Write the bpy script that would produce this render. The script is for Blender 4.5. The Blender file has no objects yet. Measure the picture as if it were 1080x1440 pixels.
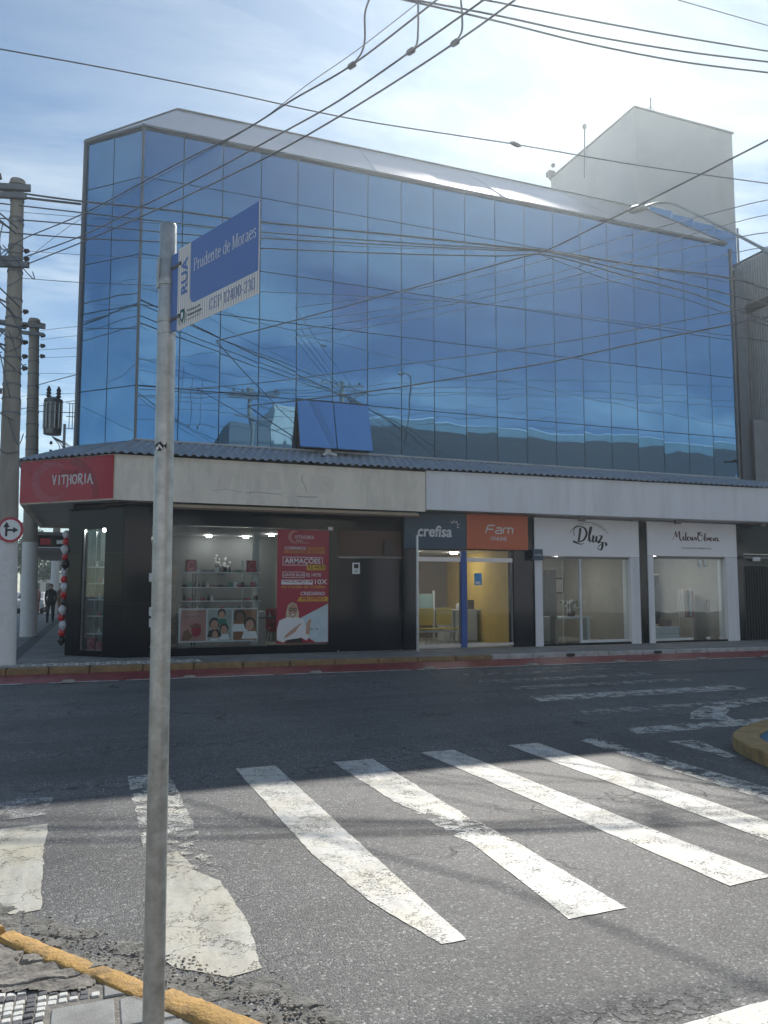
import bpy, bmesh, math, random
from mathutils import Vector, Matrix, noise
random.seed(7)
SC = bpy.context.scene
COL = SC.collection
R = math.radians

# ------------------------------------------------------------------ camera
# World frame: +X runs along the shop fronts, +Y runs away across the street, camera over (0, 0)
HEAD = R(20.7); PITCH = R(5.0); EYE = 1.65; F = 1081.0; CY = 828 - F*math.tan(PITCH)
cd = bpy.data.cameras.new('camera'); cam = bpy.data.objects.new('camera', cd); COL.objects.link(cam)
cam.location = (0, 0, EYE); cam.rotation_euler = (R(90)+PITCH, 0, -HEAD)
cd.sensor_fit = 'VERTICAL'; cd.sensor_height = 36; cd.lens = 36*F/1440
cd.shift_y = (CY-720)/1440; cd.clip_end = 2000; cd.clip_start = .05
SC.camera = cam

# ------------------------------------------------------------------ sky, sun, exposure
SUN = Vector((.645, .93, 1.0)).normalized()
w = bpy.data.worlds.new('World'); SC.world = w; w.use_nodes = True
nt = w.node_tree; nt.nodes.clear()
def N(nt, typ, **kw):
    n = nt.nodes.new(typ)
    for k, v in kw.items():
        if k.startswith('i_'):
            n.inputs[k[2:].replace('_', ' ')].default_value = v
        else: setattr(n, k, v)
    return n
def math_node(nt, op, a, b=None, clamp=False):
    n = nt.nodes.new('ShaderNodeMath'); n.operation = op; n.use_clamp = clamp
    for i, v in enumerate((a, b)):
        if v is None: continue
        if isinstance(v, (int, float)): n.inputs[i].default_value = v
        else: nt.links.new(v, n.inputs[i])
    return n.outputs[0]
def ramp(nt, src, stops):
    n = nt.nodes.new('ShaderNodeValToRGB'); cr = n.color_ramp
    while len(cr.elements) < len(stops): cr.elements.new(.5)
    for e, (p, c) in zip(cr.elements, stops):
        e.position = p; e.color = (c, c, c, 1) if isinstance(c, (int, float)) else (*c, 1)
    nt.links.new(src, n.inputs[0]); return n.outputs[0]
def mixc(nt, fac, a, b, mode='MIX'):
    n = nt.nodes.new('ShaderNodeMix'); n.data_type = 'RGBA'; n.blend_type = mode
    for s, v in ((n.inputs[0], fac), (n.inputs[6], a), (n.inputs[7], b)):
        if isinstance(v, (int, float)): s.default_value = v
        elif isinstance(v, (tuple, list)): s.default_value = (*v, 1) if len(v) == 3 else v
        else: nt.links.new(v, s)
    return n.outputs[2]
sky = N(nt, 'ShaderNodeTexSky', sky_type='NISHITA', sun_disc=False, sun_elevation=math.asin(SUN.z),
        sun_rotation=math.atan2(SUN.x, SUN.y), air_density=1.0, dust_density=.12, ozone_density=2.0)
tc = N(nt, 'ShaderNodeTexCoord')
sep = N(nt, 'ShaderNodeSeparateXYZ'); nt.links.new(tc.outputs['Generated'], sep.inputs[0])
zz = math_node(nt, 'ADD', math_node(nt, 'MAXIMUM', sep.outputs[2], 0.0), .12)
cmb = N(nt, 'ShaderNodeCombineXYZ')
nt.links.new(math_node(nt, 'DIVIDE', sep.outputs[0], zz), cmb.inputs[0])
nt.links.new(math_node(nt, 'DIVIDE', sep.outputs[1], zz), cmb.inputs[1])
mp = N(nt, 'ShaderNodeMapping'); mp.inputs['Rotation'].default_value = (0, 0, R(35)); mp.inputs['Scale'].default_value = (.75, 1.7, 1); mp.inputs['Location'].default_value = (3.7, 1.9, 0)
nt.links.new(cmb.outputs[0], mp.inputs[0])
n1 = N(nt, 'ShaderNodeTexNoise', i_Scale=1.5, i_Detail=10.0, i_Roughness=.60, i_Distortion=.5)
nt.links.new(mp.outputs[0], n1.inputs['Vector'])
cl = ramp(nt, n1.outputs['Fac'], [(.43, 0.0), (.64, 1.0)])
n2 = N(nt, 'ShaderNodeTexNoise', i_Scale=.5, i_Detail=3.0)
nt.links.new(mp.outputs[0], n2.inputs['Vector'])
cl2 = math_node(nt, 'MULTIPLY', cl, ramp(nt, n2.outputs['Fac'], [(.38, .25), (.58, 1.0)]))
dot = N(nt, 'ShaderNodeVectorMath', operation='DOT_PRODUCT'); nt.links.new(tc.outputs['Generated'], dot.inputs[0]); dot.inputs[1].default_value = SUN
near_sun = math_node(nt, 'POWER', math_node(nt, 'MAXIMUM', dot.outputs['Value'], 0.0), 9.0)
hsv = N(nt, 'ShaderNodeHueSaturation'); hsv.inputs['Saturation'].default_value = .22; hsv.inputs['Value'].default_value = 1.75
nt.links.new(sky.outputs[0], hsv.inputs['Color'])
cloudc = mixc(nt, .4, hsv.outputs[0], (7.4, 7.7, 7.9))
fac = math_node(nt, 'MULTIPLY', cl2, .72)
fac = math_node(nt, 'ADD', fac, math_node(nt, 'MULTIPLY', near_sun, .22), clamp=True)
skycol = mixc(nt, fac, sky.outputs[0], cloudc)
skycol = mixc(nt, 1.0, skycol, (.94, 1.02, 1.01), 'MULTIPLY')
bg = N(nt, 'ShaderNodeBackground'); bg.inputs['Strength'].default_value = .080
out = N(nt, 'ShaderNodeOutputWorld')
nt.links.new(skycol, bg.inputs[0]); nt.links.new(bg.outputs[0], out.inputs[0])
sd = bpy.data.lights.new('sun', 'SUN'); sd.energy = 4.0; sd.angle = R(.5); sd.color = (1, .95, .87)
so = bpy.data.objects.new('sun', sd); COL.objects.link(so)
so.rotation_euler = (-SUN).to_track_quat('-Z', 'Y').to_euler(); so.location = (10, 20, 30)
SC.view_settings.view_transform = 'Standard'; SC.view_settings.look = 'None'
SC.view_settings.exposure = 0.50; SC.view_settings.gamma = 1; SC.view_settings.use_curve_mapping = False
try:
    SC.cycles.max_bounces = 8; SC.cycles.transparent_max_bounces = 16; SC.cycles.use_denoising = True
    SC.cycles.sample_clamp_indirect = 6
except Exception: pass

# ------------------------------------------------------------------ placing helpers
_ch, _sh, _cp, _sp = math.cos(HEAD), math.sin(HEAD), math.cos(PITCH), math.sin(PITCH)
def ray(px, py):
    a = (px-540)/F; b = -(py-CY)/F
    y = _cp-b*_sp; z = _sp+b*_cp
    return Vector((a*_ch+y*_sh, -a*_sh+y*_ch, z)), y
def at(px, py, Y):
    r, y = ray(px, py); return r*(Y/y)+Vector((0, 0, EYE))
def on_d(px, py, d):
    r, y = ray(px, py); return r*(d/r.y)+Vector((0, 0, EYE))
def on_u(px, py, u):
    r, y = ray(px, py); return r*(u/r.x)+Vector((0, 0, EYE))
def on_z(px, py, z):
    r, y = ray(px, py); return r*((z-EYE)/r.z)+Vector((0, 0, EYE))
def uz(px, py, d):
    p = on_d(px, py, d); return p.x, p.z

# ------------------------------------------------------------------ materials
MATS = {}
def material(name, color, rough=.6, metal=0.0, var=.12, vscale=3.0, bump=0.0, bscale=60.0, grime=0.0, spec=.5,
             alpha=None, emit=None, coat=0.0, stretch=None, grime_color=(.05, .045, .04), gscale=1.2):
    if name in MATS: return MATS[name]
    m = bpy.data.materials.new(name); m.use_nodes = True; t = m.node_tree
    p = t.nodes['Principled BSDF']
    p.inputs['Roughness'].default_value = rough; p.inputs['Metallic'].default_value = metal
    p.inputs['Specular IOR Level'].default_value = spec; p.inputs['Coat Weight'].default_value = coat
    g = N(t, 'ShaderNodeTexCoord'); vec = g.outputs['Object']
    if stretch:
        mp = N(t, 'ShaderNodeMapping'); mp.inputs['Scale'].default_value = stretch
        t.links.new(vec, mp.inputs[0]); vec = mp.outputs[0]
    n = N(t, 'ShaderNodeTexNoise', i_Scale=vscale, i_Detail=6.0, i_Roughness=.6); t.links.new(vec, n.inputs['Vector'])
    lo = tuple(c*(1-var) for c in color); hi = tuple(min(1, c*(1+var)) for c in color)
    c = mixc(t, ramp(t, n.outputs['Fac'], [(.3, 0.0), (.7, 1.0)]), lo, hi)
    if grime:
        n3 = N(t, 'ShaderNodeTexNoise', i_Scale=gscale, i_Detail=10.0, i_Roughness=.7); t.links.new(vec, n3.inputs['Vector'])
        f = math_node(t, 'MULTIPLY', ramp(t, n3.outputs['Fac'], [(.48, 0.0), (.7, 1.0)]), grime)
        c = mixc(t, f, c, grime_color)
    t.links.new(c, p.inputs['Base Color'])
    r2 = math_node(t, 'ADD', math_node(t, 'MULTIPLY', math_node(t, 'SUBTRACT', n.outputs['Fac'], .5), .25), rough, clamp=True)
    if rough > .1: t.links.new(r2, p.inputs['Roughness'])
    if bump:
        n2 = N(t, 'ShaderNodeTexNoise', i_Scale=bscale, i_Detail=5.0); t.links.new(vec, n2.inputs['Vector'])
        b = N(t, 'ShaderNodeBump'); b.inputs['Strength'].default_value = bump; b.inputs['Distance'].default_value = .01
        t.links.new(n2.outputs['Fac'], b.inputs['Height']); t.links.new(b.outputs[0], p.inputs['Normal'])
    if emit:
        p.inputs['Emission Color'].default_value = (*emit[0], 1); p.inputs['Emission Strength'].default_value = emit[1]
    MATS[name] = m; return m

def asphalt_material():
    m = bpy.data.materials.new('asphalt'); m.use_nodes = True; t = m.node_tree; p = t.nodes['Principled BSDF']
    g = N(t, 'ShaderNodeTexCoord'); v = g.outputs['Object']
    vo = N(t, 'ShaderNodeTexVoronoi', i_Scale=95.0); t.links.new(v, vo.inputs['Vector'])
    sepc = N(t, 'ShaderNodeSeparateColor'); t.links.new(vo.outputs['Color'], sepc.inputs[0])
    agg = ramp(t, sepc.outputs[0], [(0.0, (.055, .057, .062)), (.5, (.095, .097, .10)), (.85, (.14, .14, .14)), (.97, (.26, .26, .25)), (1.0, (.42, .42, .40))])
    big = N(t, 'ShaderNodeTexNoise', i_Scale=.55, i_Detail=8.0, i_Roughness=.62); t.links.new(v, big.inputs['Vector'])
    c = mixc(t, 1.0, agg, ramp(t, big.outputs['Fac'], [(.3, .72), (.7, 1.25)]), 'MULTIPLY')
    # long worn bands along the street and darker tar patches
    mp = N(t, 'ShaderNodeMapping'); mp.inputs['Scale'].default_value = (.14, 1.0, 1); t.links.new(v, mp.inputs[0])
    st = N(t, 'ShaderNodeTexNoise', i_Scale=1.1, i_Detail=5.0); t.links.new(mp.outputs[0], st.inputs['Vector'])
    c = mixc(t, 1.0, c, ramp(t, st.outputs['Fac'], [(.35, .74), (.65, 1.14)]), 'MULTIPLY')
    med = N(t, 'ShaderNodeTexNoise', i_Scale=6.0, i_Detail=9.0, i_Roughness=.7); t.links.new(v, med.inputs['Vector'])
    c = mixc(t, ramp(t, med.outputs['Fac'], [(.52, 0.0), (.72, .55)]), c, (.050, .050, .053))
    c = mixc(t, ramp(t, med.outputs['Fac'], [(.22, .5), (.40, 0.0)]), c, (.19, .185, .17))
    # square-cut repairs and oil drips
    pm = N(t, 'ShaderNodeMapping'); pm.inputs['Scale'].default_value = (.30, .55, 1); pm.inputs['Rotation'].default_value = (0, 0, R(6)); t.links.new(v, pm.inputs[0])
    pv_ = N(t, 'ShaderNodeTexVoronoi', distance='CHEBYCHEV', i_Scale=1.0); t.links.new(pm.outputs[0], pv_.inputs['Vector'])
    ps = N(t, 'ShaderNodeSeparateColor'); t.links.new(pv_.outputs['Color'], ps.inputs[0])
    c = mixc(t, 1.0, c, ramp(t, ps.outputs[1], [(.0, .80), (.16, .80), (.18, 1.0), (.85, 1.0), (.87, 1.13)]), 'MULTIPLY')
    oil = N(t, 'ShaderNodeTexNoise', i_Scale=2.6, i_Detail=4.0, i_Roughness=.5); t.links.new(v, oil.inputs['Vector'])
    c = mixc(t, ramp(t, oil.outputs['Fac'], [(.62, 0.0), (.72, .6)]), c, (.035, .034, .034))
    # cracks
    wn = N(t, 'ShaderNodeTexNoise', i_Scale=2.2, i_Detail=6.0); t.links.new(v, wn.inputs['Vector'])
    wv = N(t, 'ShaderNodeVectorMath', operation='SCALE'); wv.inputs['Scale'].default_value = .9; t.links.new(wn.outputs['Color'], wv.inputs[0])
    wa = N(t, 'ShaderNodeVectorMath', operation='ADD'); t.links.new(v, wa.inputs[0]); t.links.new(wv.outputs[0], wa.inputs[1])
    ve = N(t, 'ShaderNodeTexVoronoi', feature='DISTANCE_TO_EDGE', i_Scale=.55); t.links.new(wa.outputs[0], ve.inputs['Vector'])
    line = ramp(t, ve.outputs['Distance'], [(0.0, 1.0), (.006, .8), (.012, 0.0)])
    msk = ramp(t, big.outputs['Fac'], [(.50, 0.0), (.60, 1.0)])
    ck = math_node(t, 'MULTIPLY', line, msk)
    ve2 = N(t, 'ShaderNodeTexVoronoi', feature='DISTANCE_TO_EDGE', i_Scale=2.6); t.links.new(wa.outputs[0], ve2.inputs['Vector'])
    ck2 = math_node(t, 'MULTIPLY', ramp(t, ve2.outputs['Distance'], [(0.0, .9), (.02, .6), (.035, 0.0)]), ramp(t, st.outputs['Fac'], [(.56, 0.0), (.64, 1.0)]))
    ck = math_node(t, 'MAXIMUM', ck, ck2)
    c = mixc(t, ck, c, (.012, .012, .012))
    t.links.new(c, p.inputs['Base Color'])
    p.inputs['Roughness'].default_value = .58; p.inputs['Specular IOR Level'].default_value = .45
    fine = N(t, 'ShaderNodeTexNoise', i_Scale=160.0, i_Detail=3.0); t.links.new(v, fine.inputs['Vector'])
    h = math_node(t, 'ADD', math_node(t, 'MULTIPLY', vo.outputs['Distance'], -.8), fine.outputs['Fac'])
    h = math_node(t, 'SUBTRACT', h, math_node(t, 'MULTIPLY', ck, 2.0))
    b = N(t, 'ShaderNodeBump'); b.inputs['Strength'].default_value = .75; b.inputs['Distance'].default_value = .006
    t.links.new(h, b.inputs['Height']); t.links.new(b.outputs[0], p.inputs['Normal'])
    return m
def paint_material(name, color, lo, hi, scale=5.0, rough=.5, chips=.55):
    """thermoplastic road paint, chipped away (transparent) where the noise is high"""
    if name in MATS: return MATS[name]
    m = bpy.data.materials.new(name); m.use_nodes = True; t = m.node_tree; p = t.nodes['Principled BSDF']
    g = N(t, 'ShaderNodeTexCoord'); v = g.outputs['Object']
    n = N(t, 'ShaderNodeTexNoise', i_Scale=scale, i_Detail=12.0, i_Roughness=.68, i_Distortion=.3); t.links.new(v, n.inputs['Vector'])
    n2 = N(t, 'ShaderNodeTexNoise', i_Scale=1.7, i_Detail=8.0, i_Roughness=.7); t.links.new(v, n2.inputs['Vector'])
    n4 = N(t, 'ShaderNodeTexNoise', i_Scale=30.0, i_Detail=6.0, i_Roughness=.8); t.links.new(v, n4.inputs['Vector'])
    warm = tuple(a*b for a, b in zip(color, (.93, .88, .76)))
    c = mixc(t, ramp(t, n2.outputs['Fac'], [(.40, 0.0), (.62, 1.0)]), color, warm)
    c = mixc(t, ramp(t, n4.outputs['Fac'], [(.45, 0.0), (.8, .35)]), c, tuple(a*.45 for a in color))
    mpp = N(t, 'ShaderNodeMapping'); mpp.inputs['Scale'].default_value = (1, .25, 1); mpp.inputs['Rotation'].default_value = (0, 0, R(25)); t.links.new(v, mpp.inputs[0])
    n5 = N(t, 'ShaderNodeTexNoise', i_Scale=5.0, i_Detail=8.0, i_Roughness=.65); t.links.new(mpp.outputs[0], n5.inputs['Vector'])
    c = mixc(t, ramp(t, n5.outputs['Fac'], [(.46, 0.0), (.68, .62)]), c, tuple(a*.40 for a in color))
    c = mixc(t, ramp(t, n5.outputs['Fac'], [(.28, .35), (.42, 0.0)]), c, tuple(a*.6 for a in color))
    t.links.new(c, p.inputs['Base Color']); p.inputs['Roughness'].default_value = rough
    b = N(t, 'ShaderNodeBump'); b.inputs['Strength'].default_value = .4; b.inputs['Distance'].default_value = .004
    t.links.new(n4.outputs['Fac'], b.inputs['Height']); t.links.new(b.outputs[0], p.inputs['Normal'])
    ve = N(t, 'ShaderNodeTexVoronoi', feature='DISTANCE_TO_EDGE', i_Scale=2.3)
    wv = N(t, 'ShaderNodeVectorMath', operation='SCALE'); wv.inputs['Scale'].default_value = .7; t.links.new(n2.outputs['Color'], wv.inputs[0])
    wa = N(t, 'ShaderNodeVectorMath', operation='ADD'); t.links.new(v, wa.inputs[0]); t.links.new(wv.outputs[0], wa.inputs[1]); t.links.new(wa.outputs[0], ve.inputs['Vector'])
    crack = ramp(t, ve.outputs['Distance'], [(0.0, chips), (.005, chips*.8), (.011, 0.0)])
    hole = math_node(t, 'MAXIMUM', ramp(t, n.outputs['Fac'], [(lo, 0.0), (hi, 1.0)]), crack)
    vg = N(t, 'ShaderNodeTexVoronoi', i_Scale=110.0); t.links.new(v, vg.inputs['Vector']); vs = N(t, 'ShaderNodeSeparateColor'); t.links.new(vg.outputs['Color'], vs.inputs[0])
    thin = math_node(t, 'MULTIPLY', ramp(t, vs.outputs[0], [(.55, 0.0), (.75, 1.0)]), ramp(t, n.outputs['Fac'], [(lo-.16, .06), (lo, .9)]))
    hole = math_node(t, 'MAXIMUM', hole, thin)
    tr = N(t, 'ShaderNodeBsdfTransparent'); mx = N(t, 'ShaderNodeMixShader')
    t.links.new(hole, mx.inputs[0]); t.links.new(p.outputs[0], mx.inputs[1]); t.links.new(tr.outputs[0], mx.inputs[2])
    t.links.new(mx.outputs[0], t.nodes['Material Output'].inputs[0])
    MATS[name] = m; return m
def mirror_glass(name, tint, rough=.015, warp=.5):
    m = bpy.data.materials.new(name); m.use_nodes = True; t = m.node_tree; p = t.nodes['Principled BSDF']
    p.inputs['Base Color'].default_value = (*tint, 1); p.inputs['Metallic'].default_value = 1.0; p.inputs['Roughness'].default_value = rough
    g = N(t, 'ShaderNodeTexCoord'); oi = N(t, 'ShaderNodeObjectInfo')
    av = N(t, 'ShaderNodeVectorMath', operation='ADD'); t.links.new(g.outputs['Object'], av.inputs[0])
    sc = math_node(t, 'MULTIPLY', oi.outputs['Random'], 37.0); t.links.new(sc, av.inputs[1])
    n = N(t, 'ShaderNodeTexNoise', i_Scale=1.0, i_Detail=1.0); t.links.new(av.outputs[0], n.inputs['Vector'])
    b = N(t, 'ShaderNodeBump'); b.inputs['Strength'].default_value = 1.0; b.inputs['Distance'].default_value = .011*warp
    t.links.new(n.outputs['Fac'], b.inputs['Height']); t.links.new(b.outputs[0], p.inputs['Normal'])
    # dust film on the panes; the diffuse share also paints in veiling haze
    n2 = N(t, 'ShaderNodeTexNoise', i_Scale=2.0, i_Detail=8.0); t.links.new(av.outputs[0], n2.inputs['Vector'])
    c = mixc(t, ramp(t, n2.outputs['Fac'], [(.3, 0.0), (.8, 1.0)]), tuple(x*.94 for x in tint), tuple(x*1.06 for x in tint))
    t.links.new(c, p.inputs['Base Color'])
    d = N(t, 'ShaderNodeBsdfDiffuse'); d.inputs[0].default_value = (.28, .42, .54, 1)
    mx = N(t, 'ShaderNodeMixShader'); mx.inputs[0].default_value = .10
    t.links.new(p.outputs[0], mx.inputs[1]); t.links.new(d.outputs[0], mx.inputs[2]); t.links.new(mx.outputs[0], t.nodes['Material Output'].inputs[0])
    MATS[name] = m; return m
def clear_glass(name, tint=(.86, .9, .9), refl=.008, dust=.008):
    m = bpy.data.materials.new(name); m.use_nodes = True; t = m.node_tree; t.nodes.clear()
    tr = N(t, 'ShaderNodeBsdfTransparent'); tr.inputs[0].default_value = (*tint, 1)
    gl = N(t, 'ShaderNodeBsdfGlossy'); gl.inputs['Roughness'].default_value = .01; gl.inputs[0].default_value = (.9, .93, .95, 1)
    df = N(t, 'ShaderNodeBsdfDiffuse'); df.inputs[0].default_value = (.4, .42, .44, 1)
    g = N(t, 'ShaderNodeTexCoord'); n = N(t, 'ShaderNodeTexNoise', i_Scale=.8, i_Detail=1.0); t.links.new(g.outputs['Object'], n.inputs['Vector'])
    b = N(t, 'ShaderNodeBump'); b.inputs['Distance'].default_value = .004; t.links.new(n.outputs['Fac'], b.inputs['Height']); t.links.new(b.outputs[0], gl.inputs['Normal'])
    fr = N(t, 'ShaderNodeLayerWeight'); fr.inputs[0].default_value = .35
    f = math_node(t, 'ADD', math_node(t, 'MULTIPLY', fr.outputs['Fresnel'], .17), refl, clamp=True)
    mx = N(t, 'ShaderNodeMixShader'); t.links.new(f, mx.inputs[0]); t.links.new(tr.outputs[0], mx.inputs[1]); t.links.new(gl.outputs[0], mx.inputs[2])
    m2 = N(t, 'ShaderNodeMixShader'); m2.inputs[0].default_value = dust; t.links.new(mx.outputs[0], m2.inputs[1]); t.links.new(df.outputs[0], m2.inputs[2])
    o = N(t, 'ShaderNodeOutputMaterial'); t.links.new(m2.outputs[0], o.inputs[0]); MATS[name] = m; return m

M_ASPH = asphalt_material()
M_GLASS = mirror_glass('blue mirror glass', (.17, .36, .58), warp=.38)
M_GLASS_D = mirror_glass('plum tinted mirror glass', (.17, .30, .52), warp=.55)
M_SASH = mirror_glass('sash mirror glass', (.33, .62, .98), warp=.1)  # same glass as the panes, tint lightened to paint a brighter sky reflection
M_CLEAR = clear_glass('shop glass')
M_PAINT = paint_material('white road paint', (.62, .62, .60), .63, .69, chips=.75)
M_PAINT_W = paint_material('chipped road paint', (.66, .66, .63), .50, .56)
M_PAINT_F = paint_material('faded road paint', (.50, .50, .49), .44, .56)
M_PAINT_H = paint_material('almost gone road paint', (.55, .55, .52), .40, .50, scale=11.0)
M_PAINT_G = paint_material('grey concrete paint', (.50, .49, .44), .68, .72, chips=.9)
M_RED = paint_material('bike lane red paint', (.34, .05, .065), .64, .74, scale=3.0, chips=.3)
M_LINE = paint_material('lane line paint', (.80, .80, .78), .60, .68)
M_CONC = material('pavement concrete', (.25, .245, .235), .85, var=.22, vscale=4, bump=.6, bscale=90, grime=.5)
M_SLAB = material('pavement slab', (.27, .275, .27), .75, var=.2, vscale=7, bump=.3, bscale=140, grime=.65, gscale=4, grime_color=(.13, .12, .11))
M_BROKEN = material('broken concrete', (.21, .195, .175), .95, var=.35, vscale=14, bump=1.0, bscale=45, grime=.6, gscale=8)
M_TW = material('white mosaic stone', (.60, .60, .57), .7, var=.15, vscale=30, bump=.4, bscale=150, grime=.4, gscale=20)
M_TD = material('dark mosaic stone', (.10, .10, .11), .7, var=.25, vscale=30, bump=.4, bscale=150)
M_KY = material('yellow kerb paint', (.46, .275, .085), .75, var=.18, vscale=10, bump=.8, bscale=60, grime=.8, gscale=7, grime_color=(.12, .09, .06))
M_KYF = material('dusty yellow kerb paint', (.28, .19, .09), .8, var=.2, vscale=4, bump=.4, bscale=60, grime=.6, gscale=5)
M_KW = material('white kerb paint', (.46, .46, .45), .8, var=.15, vscale=4, bump=.4, bscale=60, grime=.5, gscale=5)
M_RUB = material('rubble stone', (.30, .28, .25), .9, var=.4, vscale=20, bump=.8, bscale=80)
M_CREAM = material('cream render', (.82, .74, .63), .85, var=.08, vscale=1.5, bump=.15, bscale=120, grime=.40, gscale=2.6, grime_color=(.36, .32, .27), stretch=(1,1,.3))
M_WHITE = material('white render', (.80, .80, .82), .8, var=.05, vscale=1.2, bump=.1, bscale=120, grime=.35, gscale=2.5, grime_color=(.52, .50, .48), stretch=(1,1,.14))
M_TOWER = material('grey beige render', (.52, .52, .52), .85, var=.05, vscale=.6, bump=.1, bscale=60, grime=.35, gscale=.5, grime_color=(.30, .30, .30))
M_SOFF = material('soffit white', (.66, .66, .68), .8, var=.08, vscale=1.5, grime=.2)
M_CORR = material('weathered fibre cement sheet', (.30, .35, .42), .8, var=.2, vscale=5, bump=.3, bscale=90, grime=.5, gscale=4, grime_color=(.42, .43, .44))
M_METAL = material('brushed parapet sheet', (.66, .63, .63), .40, metal=1.0, var=.05, vscale=2.0, bump=.05, bscale=4)
M_TRIM = material('grey aluminium trim', (.18, .18, .19), .45, metal=.6)
M_ALU = material('silver aluminium', (.50, .51, .53), .35, metal=.8)
M_DARK = material('black joint', (.010, .011, .013), .6)
M_GRAN = material('polished black granite', (.006, .009, .014), .10, var=.15, vscale=60, spec=.28)
M_NAVY = material('black glass cladding', (.006, .012, .022), .09, var=.05, spec=.28)
M_GALV = material('galvanised steel', (.44, .45, .44), .42, metal=.75, var=.25, vscale=26, bump=.18, bscale=50, grime=.35, gscale=16, grime_color=(.26, .25, .20))
M_POLE = material('pole concrete', (.34, .305, .26), .9, var=.18, vscale=4, bump=.4, bscale=40, grime=.4, gscale=3, grime_color=(.13, .12, .11), stretch=(1, 1, .25))
M_PWHITE = material('whitewash on pole', (.82, .80, .78), .85, var=.08, vscale=5, bump=.3, bscale=40, grime=.4, gscale=5, grime_color=(.38, .34, .31))
M_WIRE = material('black cable sheath', (.11, .115, .125), .5)
M_WIREL = material('grey aluminium wire', (.30, .31, .33), .4, metal=.6)
M_INS = material('brown porcelain', (.05, .03, .025), .25)
M_STEEL = material('galvanised hardware', (.20, .20, .21), .55, metal=.5)
M_BLUE = material('street sign blue', (.11, .20, .48), .40, var=.04)
M_SWHITE = material('sign white', (.80, .80, .80), .4, var=.04)
M_BLACK = material('black print', (.012, .012, .014), .5)
M_PRED = material('poster red', (.34, .012, .045), .35, var=.08, vscale=1.5)
M_SIGNRED = material('fascia red', (.46, .012, .035), .3, var=.12, vscale=1.2)
M_SIGNRED2 = material('fascia red swirl', (.46, .06, .09), .3, var=.05)
M_PYEL = material('poster yellow', (.62, .36, .03), .5)
M_PINK = material('poster pink', (.55, .25, .22), .5)
M_WPRINT = material('white print', (.72, .72, .72), .5, var=.03)
M_ORANGE = material('orange signboard', (.60, .13, .05), .45, var=.04)
M_TEAL = material('petrol blue signboard', (.018, .065, .115), .35, var=.05)
M_CBLUE = material('cobalt blue door post', (.01, .09, .35), .4)
M_WOOD = material('brown wood panel', (.10, .05, .035), .5, var=.3, vscale=8, stretch=(1, 1, 8))
M_BEIGE = material('beige roller awning', (.40, .30, .20), .7)
M_WALLG = material('shop wall grey', (.20, .21, .215), .8)
M_WALLB = material('shop wall brown', (.16, .125, .10), .8)
M_WALLY = material('shop wall yellow', (.55, .36, .08), .7)
M_WALLC = material('shop wall cream', (.34, .31, .26), .8)
M_FLOOR = material('shop floor tile', (.38, .37, .35), .35)
M_LAMP = material('lit ceiling lamp', (.9, .9, .9), .5, emit=((1, .95, .88), 80.0))
M_LBOX = material('white shelf', (.68, .70, .70), .5)
M_SKIN = material('skin', (.48, .27, .19), .6)
M_SKIND = material('dark skin', (.20, .10, .06), .6)
M_BLOND = material('blond hair print', (.62, .50, .34), .6)
M_HAIR = material('dark hair print', (.03, .02, .018), .6)
M_GREEN = material('green ware', (.02, .16, .11), .4)
M_YCHAIR = material('yellow chair plastic', (.82, .58, .08), .45)
M_IRED = material('islands blue paint', (.02, .13, .22), .6, var=.2, vscale=6, bump=.4, bscale=70, grime=.4, gscale=5)
M_LEAF = material('tree leaves', (.06, .10, .03), .6, var=.4, vscale=3)
M_BARK = material('tree bark', (.10, .075, .05), .9)
M_TYRE = material('tyre rubber', (.02, .02, .02), .8)
M_CARW = material('white car paint', (.65, .65, .65), .25, coat=.5)
M_CARS = material('silver car paint', (.35, .36, .38), .3, metal=.5, coat=.5)
M_CARG = material('car window', (.02, .025, .03), .08)
M_REDB = material('red balloon', (.55, .02, .03), .2)
M_WHB = material('white balloon', (.65, .65, .67), .2)
M_BKB = material('black balloon', (.02, .02, .022), .2)
M_CLOTH = material('pale cloth', (.46, .43, .41), .9, bump=.4, bscale=12)
M_SHED = material('dark shed cladding', (.055, .06, .065), .8, var=.2)
M_SHEDT = material('translucent roof strip', (.20, .29, .31), .5)
M_CLAD = material('ribbed grey cladding', (.62, .63, .66), .5, metal=.0, var=.08)
M_GATE = material('black gate', (.012, .014, .018), .5)

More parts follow.
